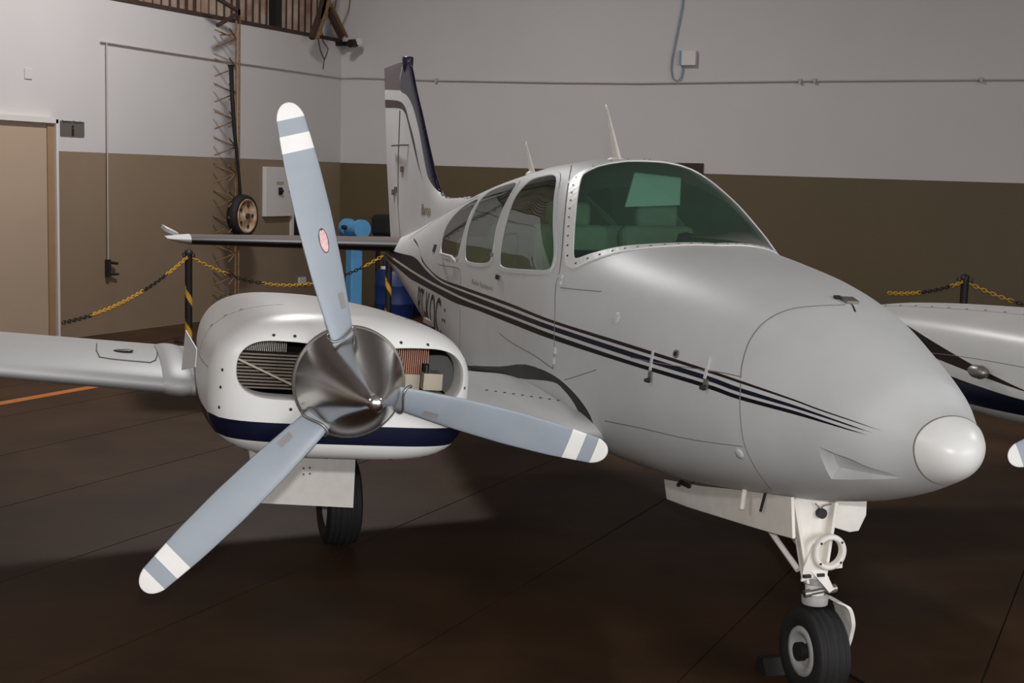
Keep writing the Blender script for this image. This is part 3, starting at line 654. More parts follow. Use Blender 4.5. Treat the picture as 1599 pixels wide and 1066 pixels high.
MB().tube([P, (Vector(P) + P4)/2 + N*.03, P4, P2], .008, 8).build('step_handle', ['gear_white'], body); MB().tube([P4, P3], .006, 6).build('step_handle', ['gear_white'], body)
P, N = pn(1155, 708); MB().lathe([(0, .022), (.004, .02), (.006, .008), (.006, .001)], P, N, 16).build('drain_cap', ['white'], body)
P, N = pn(963, 497); MB().lathe([(0, .028), (.004, .022), (.007, .01), (.007, .001)], P, N, 14).build('blister', ['white'], body)
seam([(1310, 466), (1318, 470), (1330, 474), (1336, 487)], .012, 'dark'); skin_box('nose_latch', 1327, 471, .05, .05, .012, 'steel'); skin_box('nose_latch', 1308, 466, .02, .025, .01, 'dark')
# lettering printed on the skin
def skin_text(txt, quad, name, m, shear=0., off=.0015):
    cu = bpy.data.curves.new(name, 'FONT'); cu.body = txt; cu.size = 1; cu.shear = shear
    t = bpy.data.objects.new('tmp', cu); C.objects.link(t); dg = bpy.context.evaluated_depsgraph_get(); me = bpy.data.meshes.new_from_object(t.evaluated_get(dg)); bpy.data.objects.remove(t)
    bm = bmesh.new(); bm.from_mesh(me); bmesh.ops.triangulate(bm, faces=bm.faces[:])
    for _ in range(3):
        le_ = [e for e in bm.edges if e.calc_length() > .12]
        if le_: bmesh.ops.subdivide_edges(bm, edges=le_, cuts=1); bmesh.ops.triangulate(bm, faces=bm.faces[:])
    bm.to_mesh(me); bm.free()
    co = np.array([v.co[:2] for v in me.vertices]); mn, mx = co.min(0), co.max(0); uv = (co - mn)/(mx - mn)
    TL, TR, BR, BL = [np.array(fus.hit(*p)) for p in quad]
    a = uv[:, :1]; b = uv[:, 1:]; q = (BL*(1-a) + BR*a)*(1-b) + (TL*(1-a) + TR*a)*b
    P = fus.P(q[:, 0], q[:, 1]) + fus.N(q[:, 0], q[:, 1])*off
    for v, p in zip(me.vertices, P): v.co = p
    me.materials.clear(); me.materials.append(M[m]); o = bpy.data.objects.new(name, me); C.objects.link(o); o.parent = body; return o
skin_text('PT-KOC', [(654.5, 446), (690, 466), (692, 529), (657, 497)], 'registration', 'black', 0., .003)['label'] = 'black registration letters PT-KOC'
skin_text('Radar Equipped', [(737, 434.5), (770, 447), (770, 456), (737, 445.5)], 'script', 'gold', .3)['label'] = 'faded gold script below the window'
skin_text('.:', [(691, 478), (696, 482), (696, 504), (691, 502)], 'emblem', 'black')
# radome
n = 48; prof = [(t, (1 - t)**.43) for t in 1 - np.linspace(1, .04, 18)**2]; v = []; f = []
for si, co in prof:
    for k in range(n):
        p = fus.P(.055, 2*k/n); c0 = np.array([.055, 0, 1.128 - .008*si]); q = np.array([.055, 0, 1.128]); v.append(c0 + (p - q)*co + np.array([-.112*si, 0, 0]))
for i in range(len(prof)-1):
    for k in range(n): f.append((i*n + k, i*n + (k+1) % n, (i+1)*n + (k+1) % n, (i+1)*n + k))
f.append(tuple(range((len(prof)-1)*n, len(prof)*n)))
rd = MB().add(v, f, 0, True).build('nose_cone', ['cowl_white'], air); rd['label'] = 'glossy white rounded nose cone'
# belly drain mast, temperature probe
for px, py, m in ((1164, 765, 'gear_white'), (1197, 770, 'dark')):
    a = fus.hit(px, py); P = Vector(fus.P(*a)); MB().cyl(P + Vector((0, 0, .02)), P + Vector((.02 if m == 'dark' else 0, .01, -.075)), .011 if m != 'dark' else .006, n=10).build('drain_mast', [m], body)
# roof aerials: swept blades
def aerial(base, tip, chord):
    b = at_y(*base, 0.); t = at_y(*tip, 0.); b[2] -= .012; v = []; prof = [(0, 0), (.15, .07), (.5, .1), (1, 0), (.5, -.1), (.15, -.07)]
    K = 8
    for i in range(K + 1):
        s = i/K; c = chord*(1 - .86*s); o = np.array([b[0] + (t[0]-b[0])*s - c*.5, 0, b[2] + (t[2]-b[2])*s])
        for u, y in prof: v.append(o + np.array([u*c, y*c*1.1, 0]))
    f = [(i*6 + k, i*6 + (k+1) % 6, (i+1)*6 + (k+1) % 6, (i+1)*6 + k) for i in range(K) for k in range(6)] + [tuple(range(K*6, K*6 + 6))]
    o = MB().add(v, f, 0, True).build('aerial', ['gear_white'], air)
    MB().lathe([(0, chord*.36), (.014, chord*.3), (.022, chord*.2)], b + np.array([0, 0, .0]), (0, 0, 1), 20).build('foot', ['gear_white'], o)
aerial((963, 249), (946.5, 163), .16); aerial((832, 270), (821.5, 221), .13)
# ---- cabin interior seen through the glass
MB().box((3.6, 0, .98), (3.6, 1.0, .03)).build('cabin_floor', ['seat'], air)
hp = [(1.98, .06), (2.03, .22), (2.12, .34), (2.22, .42), (2.34, .46), (2.46, .47)]
gs = MB().prism([(x, y, 1.60) for x, y in hp] + [(x, -y, 1.60) for x, y in hp[::-1]], (0, 0, .03)); gs.box((2.44, 0, 1.46), (.04, .96, .3)); gs.build('glareshield', ['panelblk'], air)
for y_ in (.26, -.26):
    MB().tube([(2.46, y_, 1.4), (2.62, y_, 1.42), (2.62, y_ - .12, 1.47), (2.62, y_ - .12, 1.53)], .014, 8).tube([(2.62, y_, 1.42), (2.62, y_ + .12, 1.47), (2.62, y_ + .12, 1.53)], .014, 8).build('control_yoke', ['blackp'], air)
def seat(x, y, dz=0.):
    o = bevel(MB().box((x, y, 1.2 + dz), (.48, .44, .14)).build('seat', ['seat'], air), .04, 3)
    bevel(MB().box((x + .27, y, 1.46 + dz), (.12, .43, .54), 0, Matrix.Rotation(math.radians(14), 3, 'Y')).build('backrest', ['seat'], o), .045, 3)
    if dz == 0: bevel(MB().box((x + .34, y, 1.78), (.08, .24, .13)).build('headrest', ['seat'], o), .03, 3)
    MB().box((x, y, 1.06 + dz/2), (.36, .36, .16)).build('pedestal', ['dark'], o)
for x_ in (2.85, 3.62, 4.35):
    for y_ in (.25, -.25): seat(x_, y_, {2.85: 0., 3.62: -.03, 4.35: -.14}[x_])
MB().prism([Vector(at_x(977, 323, 2.66)), Vector(at_x(992, 270, 2.78)), Vector(at_x(1064, 278, 2.78)), Vector(at_x(1062, 320, 2.66))], (.01, 0, .004)).build('bright_window_plate', ['bright_window'], air)  # pale plate added in place of the bright far window behind the windshield
MB().lathe([(0, .001), (.01, .04), (.05, .05), (.09, .04), (.1, .001)], (2.3, -.04, 1.63), (0, 0, 1), 20).build('compass', ['blackp'], air)

# ---- fin and rudder (both faces one closed skin)
le = [at_y(x, y, 0.) for x, y in ((641, 97), (644.5, 109), (650.8, 141), (657.6, 170), (664.3, 201.6), (670.4, 231), (676.7, 260), (682.3, 282.7), (689, 299), (698, 307), (715, 308), (748, 305.5), (775, 300))]
te = [at_y(x, y, 0.) for x, y in ((601, 107), (605, 250), (611, 360), (613, 385))]
le = [(p[0], p[2]) for p in le]; te = [(p[0], p[2]) for p in te]; tp = [(q[0], q[2]) for q in (at_y(628, 98, 0.),)]
outl = catmull(le, False, 6); outl = [tuple(p) for p in outl] + [(outl[-1][0], 1.62), (7.0, 1.5), (8.0, 1.25), (te[-1][0] - .02, 1.25)] + te[::-1] + tp
LEa = np.array([tuple(p) for p in catmull(le, False, 6)])
def fin_y(q):
    d = np.full(len(q), 9.)
    for a, b in zip(LEa[:-1], LEa[1:]):
        ab = b - a; t = np.clip(((q - a) @ ab)/(ab @ ab), 0, 1); d = np.minimum(d, np.linalg.norm(q - (a + t[:, None]*ab), axis=1))
    xte = np.interp(q[:, 1], [p[1] for p in te[::-1]], [p[0] for p in te[::-1]]); tpz = np.clip((2.98 - q[:, 1])/.06, .05, 1)
    return (.016 + .045*np.clip((3.1 - q[:, 1])/1.6, .35, 1))*np.sqrt(np.clip(1 - np.exp(-d/.07), 0, 1))*np.clip((xte - q[:, 0])/.55, .06, 1)**.8*np.sqrt(tpz)
fy = lambda pts: [(p[0], p[2]) for p in (at_y(x, y, .04) for x, y in pts)]
navy_in = fy(catmull([(624, 121), (624, 141), (635, 150), (644, 170), (653, 204), (662, 249), (669, 278), (680, 298), (690, 307.5)], False, 4))
nav = fy([(628, 80), (660, 80), (700, 200), (702, 285), (704, 300), (699, 306)]) + navy_in[::-1] + fy([(628, 99)])
mar = fy([(590, 155)]) + fy(catmull([(603, 155.5), (624, 158.4), (632.8, 170), (638, 188), (646, 215), (655, 255.7), (663, 285)], False, 4)) + fy(catmull([(654, 258), (645, 224), (636, 190), (631.7, 177), (624, 169.6), (603, 168.5)], False, 4)) + fy([(590, 168)])
gry = fy([(590, 100), (602, 90), (627.5, 90), (627.5, 99.5), (623.5, 121), (623.5, 141), (602, 140), (590, 140)])
def shrink(P): c = np.mean(np.array(P), 0); return [tuple(c + (np.array(p) - c)*.999) for p in P]
ga = [(a, b) for a in np.arange(4.8, 9.4, .05) for b in np.arange(1.2, 3.05, .05)]
for a, b in zip(LEa[:-1], LEa[1:]):
    d = (b - a)/np.linalg.norm(b - a); nn_ = np.array([-d[1], d[0]]); nn_ = nn_ if (nn_[0] > 0 or nn_[1] < -.9) else -nn_
    ga += [tuple(a + nn_*q) for q in (.008, .02, .04)]
ga = np.array(ga)
V3, F3, L3 = cdt(ga, [[tuple(p) for p in outl], nav, mar, gry], True)
yv = fin_y(V3)
for sd in (1, -1):
    Pf = np.stack([V3[:, 0], sd*yv, V3[:, 1]], -1); e = 1e-3
    gX = (fin_y(V3 + np.array([e, 0])) - yv)/e; gZ = (fin_y(V3 + np.array([0, e])) - yv)/e
    Nf = np.stack([-gX, np.full(len(V3), float(sd)), -gZ], -1); Nf /= np.linalg.norm(Nf, axis=1, keepdims=True)
    if sd == 1: fin = split_build('fin', V3, F3, L3, {0}, Pf, Nf, 'white', air); fpar = fin
    else: split_build('fin_skin', V3, F3, L3, {0}, Pf, Nf, 'white', fin)
    split_build('leading_edge_stripe', V3, F3, L3, {1}, Pf, Nf, 'fin_navy', fin); split_build('fin_stripe', V3, F3, L3, {2}, Pf, Nf, 'maroon', fin); split_build('rudder_tip', V3, F3, L3, {3}, Pf, Nf, 'fin_grey', fin)
b = at_y(637, 114, 0.)
MB().lathe([(0, .03), (.04, .046), (.10, .05), (.132, .05), (.14, .044), (.14, .001)], b, (0, 0, 1), 16).build('beacon', ['fin_navy'], fin)
hl = fy([(624, 172), (623.5, 250), (625, 320), (630, 374)]); mbh = MB()
for (x0, z0), (x1, z1) in zip(hl[:-1], hl[1:]):
    q = np.array([(x0, z0), (x1, z1)]); yy_ = fin_y(q) + .0015; mbh.tube([(x0, yy_[0], z0), (x1, yy_[1], z1)], .007, 6)
mbh.build('rudder_hinge', ['seam'], fin)
p = at_y(637, 226, .05); MB().tube([(p[0] + .55, p[1] + .02, p[2] + .0), (p[0] + .1, p[1] + .04, p[2]), (p[0], p[1] - .01, p[2])], .009, 6).tube([(p[0] + .1, -.03, p[2]), (p[0] + .05, -.12, p[2] + .01)], .009, 6).build('nav_aerial', ['steel'], fin)
for px, py in ((628.5, 264), (615, 300), (619, 296)): p = at_y(px, py, .05); MB().box((p[0], p[1], p[2]), (.09, .02, .05)).build('trim_bracket', ['alu'], fin)
p = at_y(665.5, 328, .055)
tm = text_mesh('Baron', .13, 'script', 'gold', fin, (p[0], p[1] + .004, p[2]), (PI/2, 0, PI), .001, .25)

# ---- lifting surfaces
def foil(n=22, t=.14, camber=.02):
    up = []; lo = []
    for i in range(n + 1):
        u = .5*(1 - math.cos(PI*i/n)); y = 5*t*(.2969*math.sqrt(u) - .126*u - .3516*u*u + .2843*u**3 - .1036*u**4); cz = camber*4*u*(1 - u)
        up.append((u, cz + y)); lo.append((u, cz - y))
    return up[::-1] + lo[1:-1]           # TE -> over the top -> LE -> under -> TE
def wing_mesh(name, st, side, mats, parent, t=.14, camber=.02, sel=None, inc=0.):
    """st: (y, x_le, chord, z_le, thick factor)"""
    v = []; f = []; N = None; fm = []
    for (y, xl, c, zl, tf) in st:
        pf = foil(22, t*tf, camber); N = len(pf)
        for u, z in pf: v.append((xl + u*c, side*y, zl + z*c - u*c*math.tan(math.radians(inc))))
    for i in range(len(st)-1):
        for k in range(N): f.append((i*N + k, i*N + (k+1) % N, (i+1)*N + (k+1) % N, (i+1)*N + k))
    us = [u for u, z in foil(22, t, camber)]
    if sel: fm = [1 if sel(max(us[k % N], us[(k+1) % N])) else 0 for i in range(len(st)-1) for k in range(N)]
    else: fm = [0]*len(f)
    mb = MB(); mb.v = v; mb.f = list(f); mb.m = fm; mb.s = [True]*len(f)
    mb.add(v[-N:], [tuple(range(N))], 0)
    return mb.build(name, mats, parent)
WST = [(.42, 1.80, 2.62, .855, .80), (.62, 1.83, 2.58, .865, .80), (1.0, 1.93, 2.47, .905, .78), (1.45, 2.06, 2.32, .955, .76), (2.0, 2.16, 2.18, 1.01, .72), (2.3, 2.19, 2.12, 1.04, .66), (3.2, 2.25, 1.95, 1.13, .66), (4.4, 2.35, 1.66, 1.25, .68), (5.6, 2.46, 1.36, 1.37, .72), (5.76, 2.60, 1.0, 1.385, .6)]
wings = {}
for sd in (1, -1): wings[sd] = wing_mesh('wing', WST, sd, ['white'], air, .115, .012, None, 2.8)
def fairing(sd):
    v = []; ys = np.linspace(2.26, 2.385, 8); prof = foil(22, .0765, .012); k0, k1 = 12, 33; rows = []
    for j, y in enumerate(ys):
        s = 1 - abs(2*(j/7) - 1)**2.5*.85; xl = np.interp(y, [2.3, 3.2], [2.19, 2.25]); zl = np.interp(y, [2.3, 3.2], [1.04, 1.13]); rows.append([(xl + u*2.1 - .025*s*(1 - u*4), sd*y, zl - u*2.1*math.tan(math.radians(2.8)) + z*2.1*(1 + .16*s) + .001) for u, z in prof[k0:k1]])
    n_ = len(rows[0]); mb = MB().add([p for r in rows for p in r], [(i*n_ + k, i*n_ + k + 1, (i+1)*n_ + k + 1, (i+1)*n_ + k) for i in range(7) for k in range(n_-1)], 0, True)
    return mb.build('wing_joint_fairing', ['white'], wings[sd])
for sd in (1, -1): fairing(sd)
SST = [(.04, 7.62, 1.30, 1.36, 1.0), (1.0, 7.86, 1.08, 1.362, 1.0), (1.86, 8.06, .86, 1.365, 1.0)]
for sd in (1, -1):
    st_ = wing_mesh('stabilizer', SST, sd, ['stab', 'boot'], air, .095, 0, lambda u: u < .10)
    st_['label'] = 'horizontal stabilizer with black leading edge boot'
    t = wing_mesh('stabilizer_tip', [(1.86, 8.05, .88, 1.365, 1.02), (1.94, 8.08, .82, 1.368, .8), (2.02, 8.14, .66, 1.372, .45), (2.05, 8.2, .5, 1.374, .15)], sd, ['white'], st_, .097, 0)
    MB().add([(8.62, sd*1.93, 1.40), (9.02, sd*1.93, 1.40), (9.06, sd*2.05, 1.46), (8.7, sd*2.03, 1.44), (8.62, sd*1.93, 1.37), (9.02, sd*1.93, 1.37), (9.06, sd*2.06, 1.43), (8.7, sd*2.04, 1.41)], [(0, 1, 2, 3), (4, 7, 6, 5), (0, 4, 5, 1), (1, 5, 6, 2), (2, 6, 7, 3), (3, 7, 4, 0)]).build('elevator_horn', ['white'], st_)

# ---- engine nacelles, propellers
nac = Loft([1.10, 1.3, 1.7, 2.2, 2.8, 3.4, 4.0, 4.25], [1.465, 1.462, 1.452, 1.43, 1.39, 1.30, 1.17, 1.08], [.945, .94, .925, .925, .93, .945, .955, 1.0], [.468, .475, .46, .425, .37, .28, .145, .03],
           [1.22, 1.22, 1.21, 1.18, 1.14, 1.08, 1.03, 1.04], [2.8]*8, [3.8]*8)
def nz_v(X, z, side):       # v of height z on the given side (1 outboard)
    zt, zb, w_, zw, nu, nl = [float(f(X)) for f in nac.f]; d = z - zw; hh = (zt - zw) if d >= 0 else (zw - zb); n_ = nu if d >= 0 else nl
    y = w_*max(0., 1 - (abs(d)/hh)**n_)**(1/n_); v_ = .5 + math.atan2(d, y)/PI; return v_ if side > 0 else 2 - v_
def nacelle(sd, YC, NR, dz):
    def T(P):
        P = np.asarray(P, float); y, z = P[..., 1], P[..., 2] - 1.22
        return np.stack([P[..., 0], sd*(YC + y*math.cos(NR) - z*math.sin(NR)), 1.22 + dz + z*math.cos(NR) + y*math.sin(NR)], -1)
    def TN(N): y, z = N[..., 1], N[..., 2]; return np.stack([N[..., 0], sd*(y*math.cos(NR) - z*math.sin(NR)), z*math.cos(NR) + y*math.sin(NR)], -1)
    # stripes on the flanks
    xs_ = [1.10, 1.25, 1.5, 1.9, 2.3, 2.8, 3.2]
    pol = []
    for s in (1, -1):
        tz = [1.095, 1.10, 1.115, 1.16, 1.21, 1.26, 1.27] if s > 0 else [1.095, 1.092, 1.095, 1.115, 1.155, 1.21, 1.24]; bz = [1.025, 1.025, 1.025, 1.03, 1.06, 1.11, 1.15] if s > 0 else [1.025, 1.02, 1.008, .995, 1.005, 1.05, 1.10]
        a = [(x, nz_v(x, z, s)*SV) for x, z in zip(xs_, tz)]; b = [(x, nz_v(x, z, s)*SV) for x, z in zip(xs_, bz)]; pol.append(densify([tuple(p) for p in catmull(a, False, 4)] + [tuple(p) for p in catmull(b, False, 4)][::-1]))
    for s in (-1,):
        mx_ = [1.22, 1.45, 1.75, 2.1, 2.5, 2.9]; a = [(x, nz_v(x, z, s)*SV) for x, z in zip(mx_, [1.125, 1.155, 1.20, 1.26, 1.315, 1.32])]; b = [(x, nz_v(x, z, s)*SV) for x, z in zip(mx_[1:], [1.138, 1.158, 1.185, 1.225, 1.28])]
        pol.append(densify([tuple(p) for p in catmull(a, False, 4)] + [tuple(p) for p in catmull(b, False, 4)][::-1]))
    gr = np.array([(a, b) for a in np.concatenate([np.arange(1.10, 4.25, .07), [4.25]]) for b in np.linspace(0, 2, 97)*SV])
    V, F, L = cdt(gr, pol); P = T(nac.P(V[:, 0], V[:, 1]/SV)); N = TN(nac.N(V[:, 0], V[:, 1]/SV))
    ob = split_build('nacelle', V, F, L, {-1}, P, N, 'cowl_white', air); ob['label'] = 'white engine nacelle with navy stripe'
    split_build('nacelle_stripe', V, F, L, {0, 1}, P, N, 'navy', ob); split_build('nacelle_stripe', V, F, L, {2}, P, N, 'maroon', ob)
    # nose bowl with two inlets
    phis = np.linspace(0, 2, 97)[:-1]; r1, zw1 = nac.rad(np.full(96, 1.10), (phis - .5)*PI); ang = (phis - .5)*PI
    outer = [(r1[k]*math.cos(ang[k]), 1.22 + r1[k]*math.sin(ang[k])) for k in range(96)]
    pts = [(0, 1.22)]
    for rho in (.12, .24, .36, .48, .58, .67, .75, .82, .875, .92, .95, .972, .987, .996): pts += [(rho*a, 1.22 + rho*(b - 1.22)) for a, b in outer]
    inl = [tuple(p) for p in catmull([(.075, 1.36), (.14, 1.372), (.22, 1.376), (.30, 1.372), (.352, 1.352), (.382, 1.315), (.389, 1.272), (.381, 1.228), (.35, 1.195), (.29, 1.178), (.18, 1.175), (.08, 1.176)], True, 4)]
    inr = [(-.075 - (a - .075)*1.09, b) for a, b in inl][::-1]
    bandp = [(-.47, 1.025), (.47, 1.025), (.47, 1.095), (-.47, 1.095)]
    o2 = np.array(outer)
    def rho_of(q):
        a_ = np.arctan2(q[:, 1] - 1.22, q[:, 0]); rr, _ = nac.rad(np.full(len(q), 1.10), a_); return np.linalg.norm(q - np.array([0, 1.22]), axis=1)/rr
    def capX(q): r_ = np.clip(rho_of(q), 0, 1); return .90 + .2*(1 - np.sqrt(np.clip(1 - r_**6, 0, 1)))
    # clip the stripe band to the section
    zs_ = (1.025, 1.095); bb = []
    for z, sgn in ((zs_[0], 1), (zs_[1], -1)):
        vq = nz_v(1.10, z, 1); pp = nac.P(1.10, vq); y_ = float(pp[1]); bb += [(-y_*sgn*.9995, z), (y_*sgn*.9995, z)]
    arcR = [(a*.9995, 1.22 + (b-1.22)*.9995) for a, b in outer if a > 0 and zs_[0] < b < zs_[1]]; arcR.sort(key=lambda p: p[1]); arcL = [(-a, b) for a, b in arcR][::-1]
    bandp = [bb[0], bb[1]] + arcR + [bb[2], bb[3]] + arcL
    Vc, Fc, Lc = cdt(np.array(pts), [outer, inl, inr, densify(bandp, .03)])
    Xc = capX(Vc); e = 1e-3
    gy = (capX(Vc + np.array([e, 0])) - capX(Vc - np.array([e, 0])))/(2*e); gz = (capX(Vc + np.array([0, e])) - capX(Vc - np.array([0, e])))/(2*e)
    Nc = np.stack([np.full(len(Vc), -1.), gy, gz], -1); rr = rho_of(Vc); edge = rr > .997
    Nc /= np.linalg.norm(Nc, axis=1, keepdims=True)
    ne = nac.N(np.full(len(Vc), 1.10), .5 + np.arctan2(Vc[:, 1] - 1.22, Vc[:, 0])/PI); Nc[edge] = ne[edge]
    Pc = T(np.stack([Xc, Vc[:, 0], Vc[:, 1]], -1)); NcT = TN(Nc)
    bowl = split_build('nose_bowl', Vc, Fc, Lc, {0}, Pc, NcT, 'cowl_white', ob); split_build('nose_bowl_stripe', Vc, Fc, Lc, {3}, Pc, NcT, 'navy', ob)
    for il in (inl, inr):
        q = np.array(il); c0 = q.mean(0); mb = MB(); rows = []
        for dx, sc in ((0, 1.0), (.008, .975), (.03, .965), (.12, .97)): rows.append(T(np.stack([capX(q) + dx, c0[0] + (q[:, 0]-c0[0])*sc, c0[1] + (q[:, 1]-c0[1])*sc], -1)))
        n_ = len(q); mb.add(np.concatenate(rows), [(i*n_ + k, i*n_ + (k+1) % n_, (i+1)*n_ + (k+1) % n_, (i+1)*n_ + k) for i in range(3) for k in range(n_)], 0, True); mb.build('inlet_lip', ['cowl_white'], ob)
    def Tb(mb, name, mats):      # local box list -> rolled nacelle frame
        mb.v = [tuple(p) for p in T(np.array(mb.v))]; return mb.build(name, mats, ob)
    Tb(MB().box((1.34, 0, 1.225), (.02, .70, .32)).box((1.2, 0, 1.155), (.26, .74, .01)).box((1.2, 0, 1.385), (.26, .70, .01)), 'inlet_shade_plates', ['void'])  # black plates added to keep the inlets dark inside
    mb = MB()
    for k in range(11): mb.box((1.13, .25, 1.188 + .0118*k), (.09, .30, .0055))
    Tb(mb, 'oil_cooler_fins', ['alu']); mb = MB()
    for k in range(26): mb.box((1.15, .20 + .0068*k, 1.345), (.08, .0025, .06))
    Tb(mb, 'cylinder_fins', ['steel']); Tb(MB().cyl((1.0, .385, 1.30), (1.0, .115, 1.185), .0045, n=8), 'brace_rod', ['beige'])
    mb = MB()
    for k in range(24): mb.box((1.15, -.14 - .0078*k, 1.305), (.08, .003, .10))
    Tb(mb, 'cylinder_fins', ['copper']); Tb(MB().box((1.12, -.21, 1.232), (.06, .16, .055)).box((1.10, -.33, 1.24), (.10, .07, .06)).box((1.09, -.26, 1.19), (.14, .22, .02)), 'baffle', ['beige'])
    Tb(MB().box((1.1, -.305, 1.25), (.08, .006, .10)).box((1.1, -.315, 1.25), (.08, .006, .10)), 'baffle_strip', ['dark'])
    # fasteners round the bowl
    fl_ = [(.27, 1.392), (.20, 1.394), (-.17, 1.392), (-.27, 1.388), (.20, 1.145), (.432, 1.13), (.43, 1.26), (.432, 1.20), (-.428, 1.235), (.33, .978), (.20, .968), (.05, .962), (-.06, .962), (-.18, .965), (-.31, .975), (-.41, 1.03)]
    q = np.array(fl_); e_ = 1e-3; xx = capX(q); gy = (capX(q + np.array([e_, 0])) - capX(q - np.array([e_, 0])))/(2*e_); gz = (capX(q + np.array([0, e_])) - capX(q - np.array([0, e_])))/(2*e_)
    nn = TN(np.stack([np.full(len(q), -1.), gy, gz], -1)); pp = T(np.stack([xx, q[:, 0], q[:, 1]], -1)); discs(list(zip(pp, nn)), .006, 'fasteners', 'rivet', ob, 8)
    # seam where the top cowl door meets the bowl, row of screws along the top
    sf = lambda a, b: T(nac.P(a, b/SV)); sn = lambda a, b: TN(nac.N(a, b/SV))
    for loop in ([(1.45, v_*SV) for v_ in np.linspace(.52, .80, 16)], [(x, .52*SV) for x in np.linspace(1.1, 1.45, 6)], [(x, 1.49*SV) for x in np.linspace(1.1, 3.0, 20)], [(x, (1.28 - .02*(x - 1.1))*SV) for x in np.linspace(1.1, 3.3, 20)]):
        ribbon(sf, sn, loop, .004, .001, False, 'panel_seam', 'seam', ob, side=0)
    pts_ = [(x, (1.265 - .02*(x - 1.1))*SV) for x in np.linspace(1.2, 3.2, 14)] + [(1.48, v_*SV) for v_ in (.60, .64, .68)]
    discs([(sf(*p), sn(*p)) for p in pts_], .008, 'fasteners', 'rivet', ob, 8)
    a0 = sf(1.75, 1.19*SV); n0 = sn(1.75, 1.19*SV)
    a1, n1 = Vector(sf(1.60, 1.525*SV)), Vector(sn(1.60, 1.525*SV)); mb = MB(); mb.lathe([(-.06, .001), (-.055, .02), (-.02, .032), (.03, .03), (.06, .018), (.065, .001)], a1 + n1*.04, (1, 0, 0), 16); mb.build('nav_light', ['steel'], ob)
    # cowl flap standing open on the outboard flank
    a2 = [Vector(sf(x, v_*SV)) for x, v_ in ((1.70, .47), (1.70, .52), (2.02, .56), (2.02, .44))]; nn = Vector(sn(1.75, .5*SV))
    MB().prism([a2[0], a2[1], a2[2] + nn*.05, a2[3] + nn*.05], nn*.004).build('cowl_flap', ['cowl_white'], ob)
    return ob, T
YR, YL = 1.825, 1.715
nacR, TR_ = nacelle(1, YR, math.radians(3.5), 0.); nacL, TL_ = nacelle(-1, YL, math.radians(-1.), -.045)

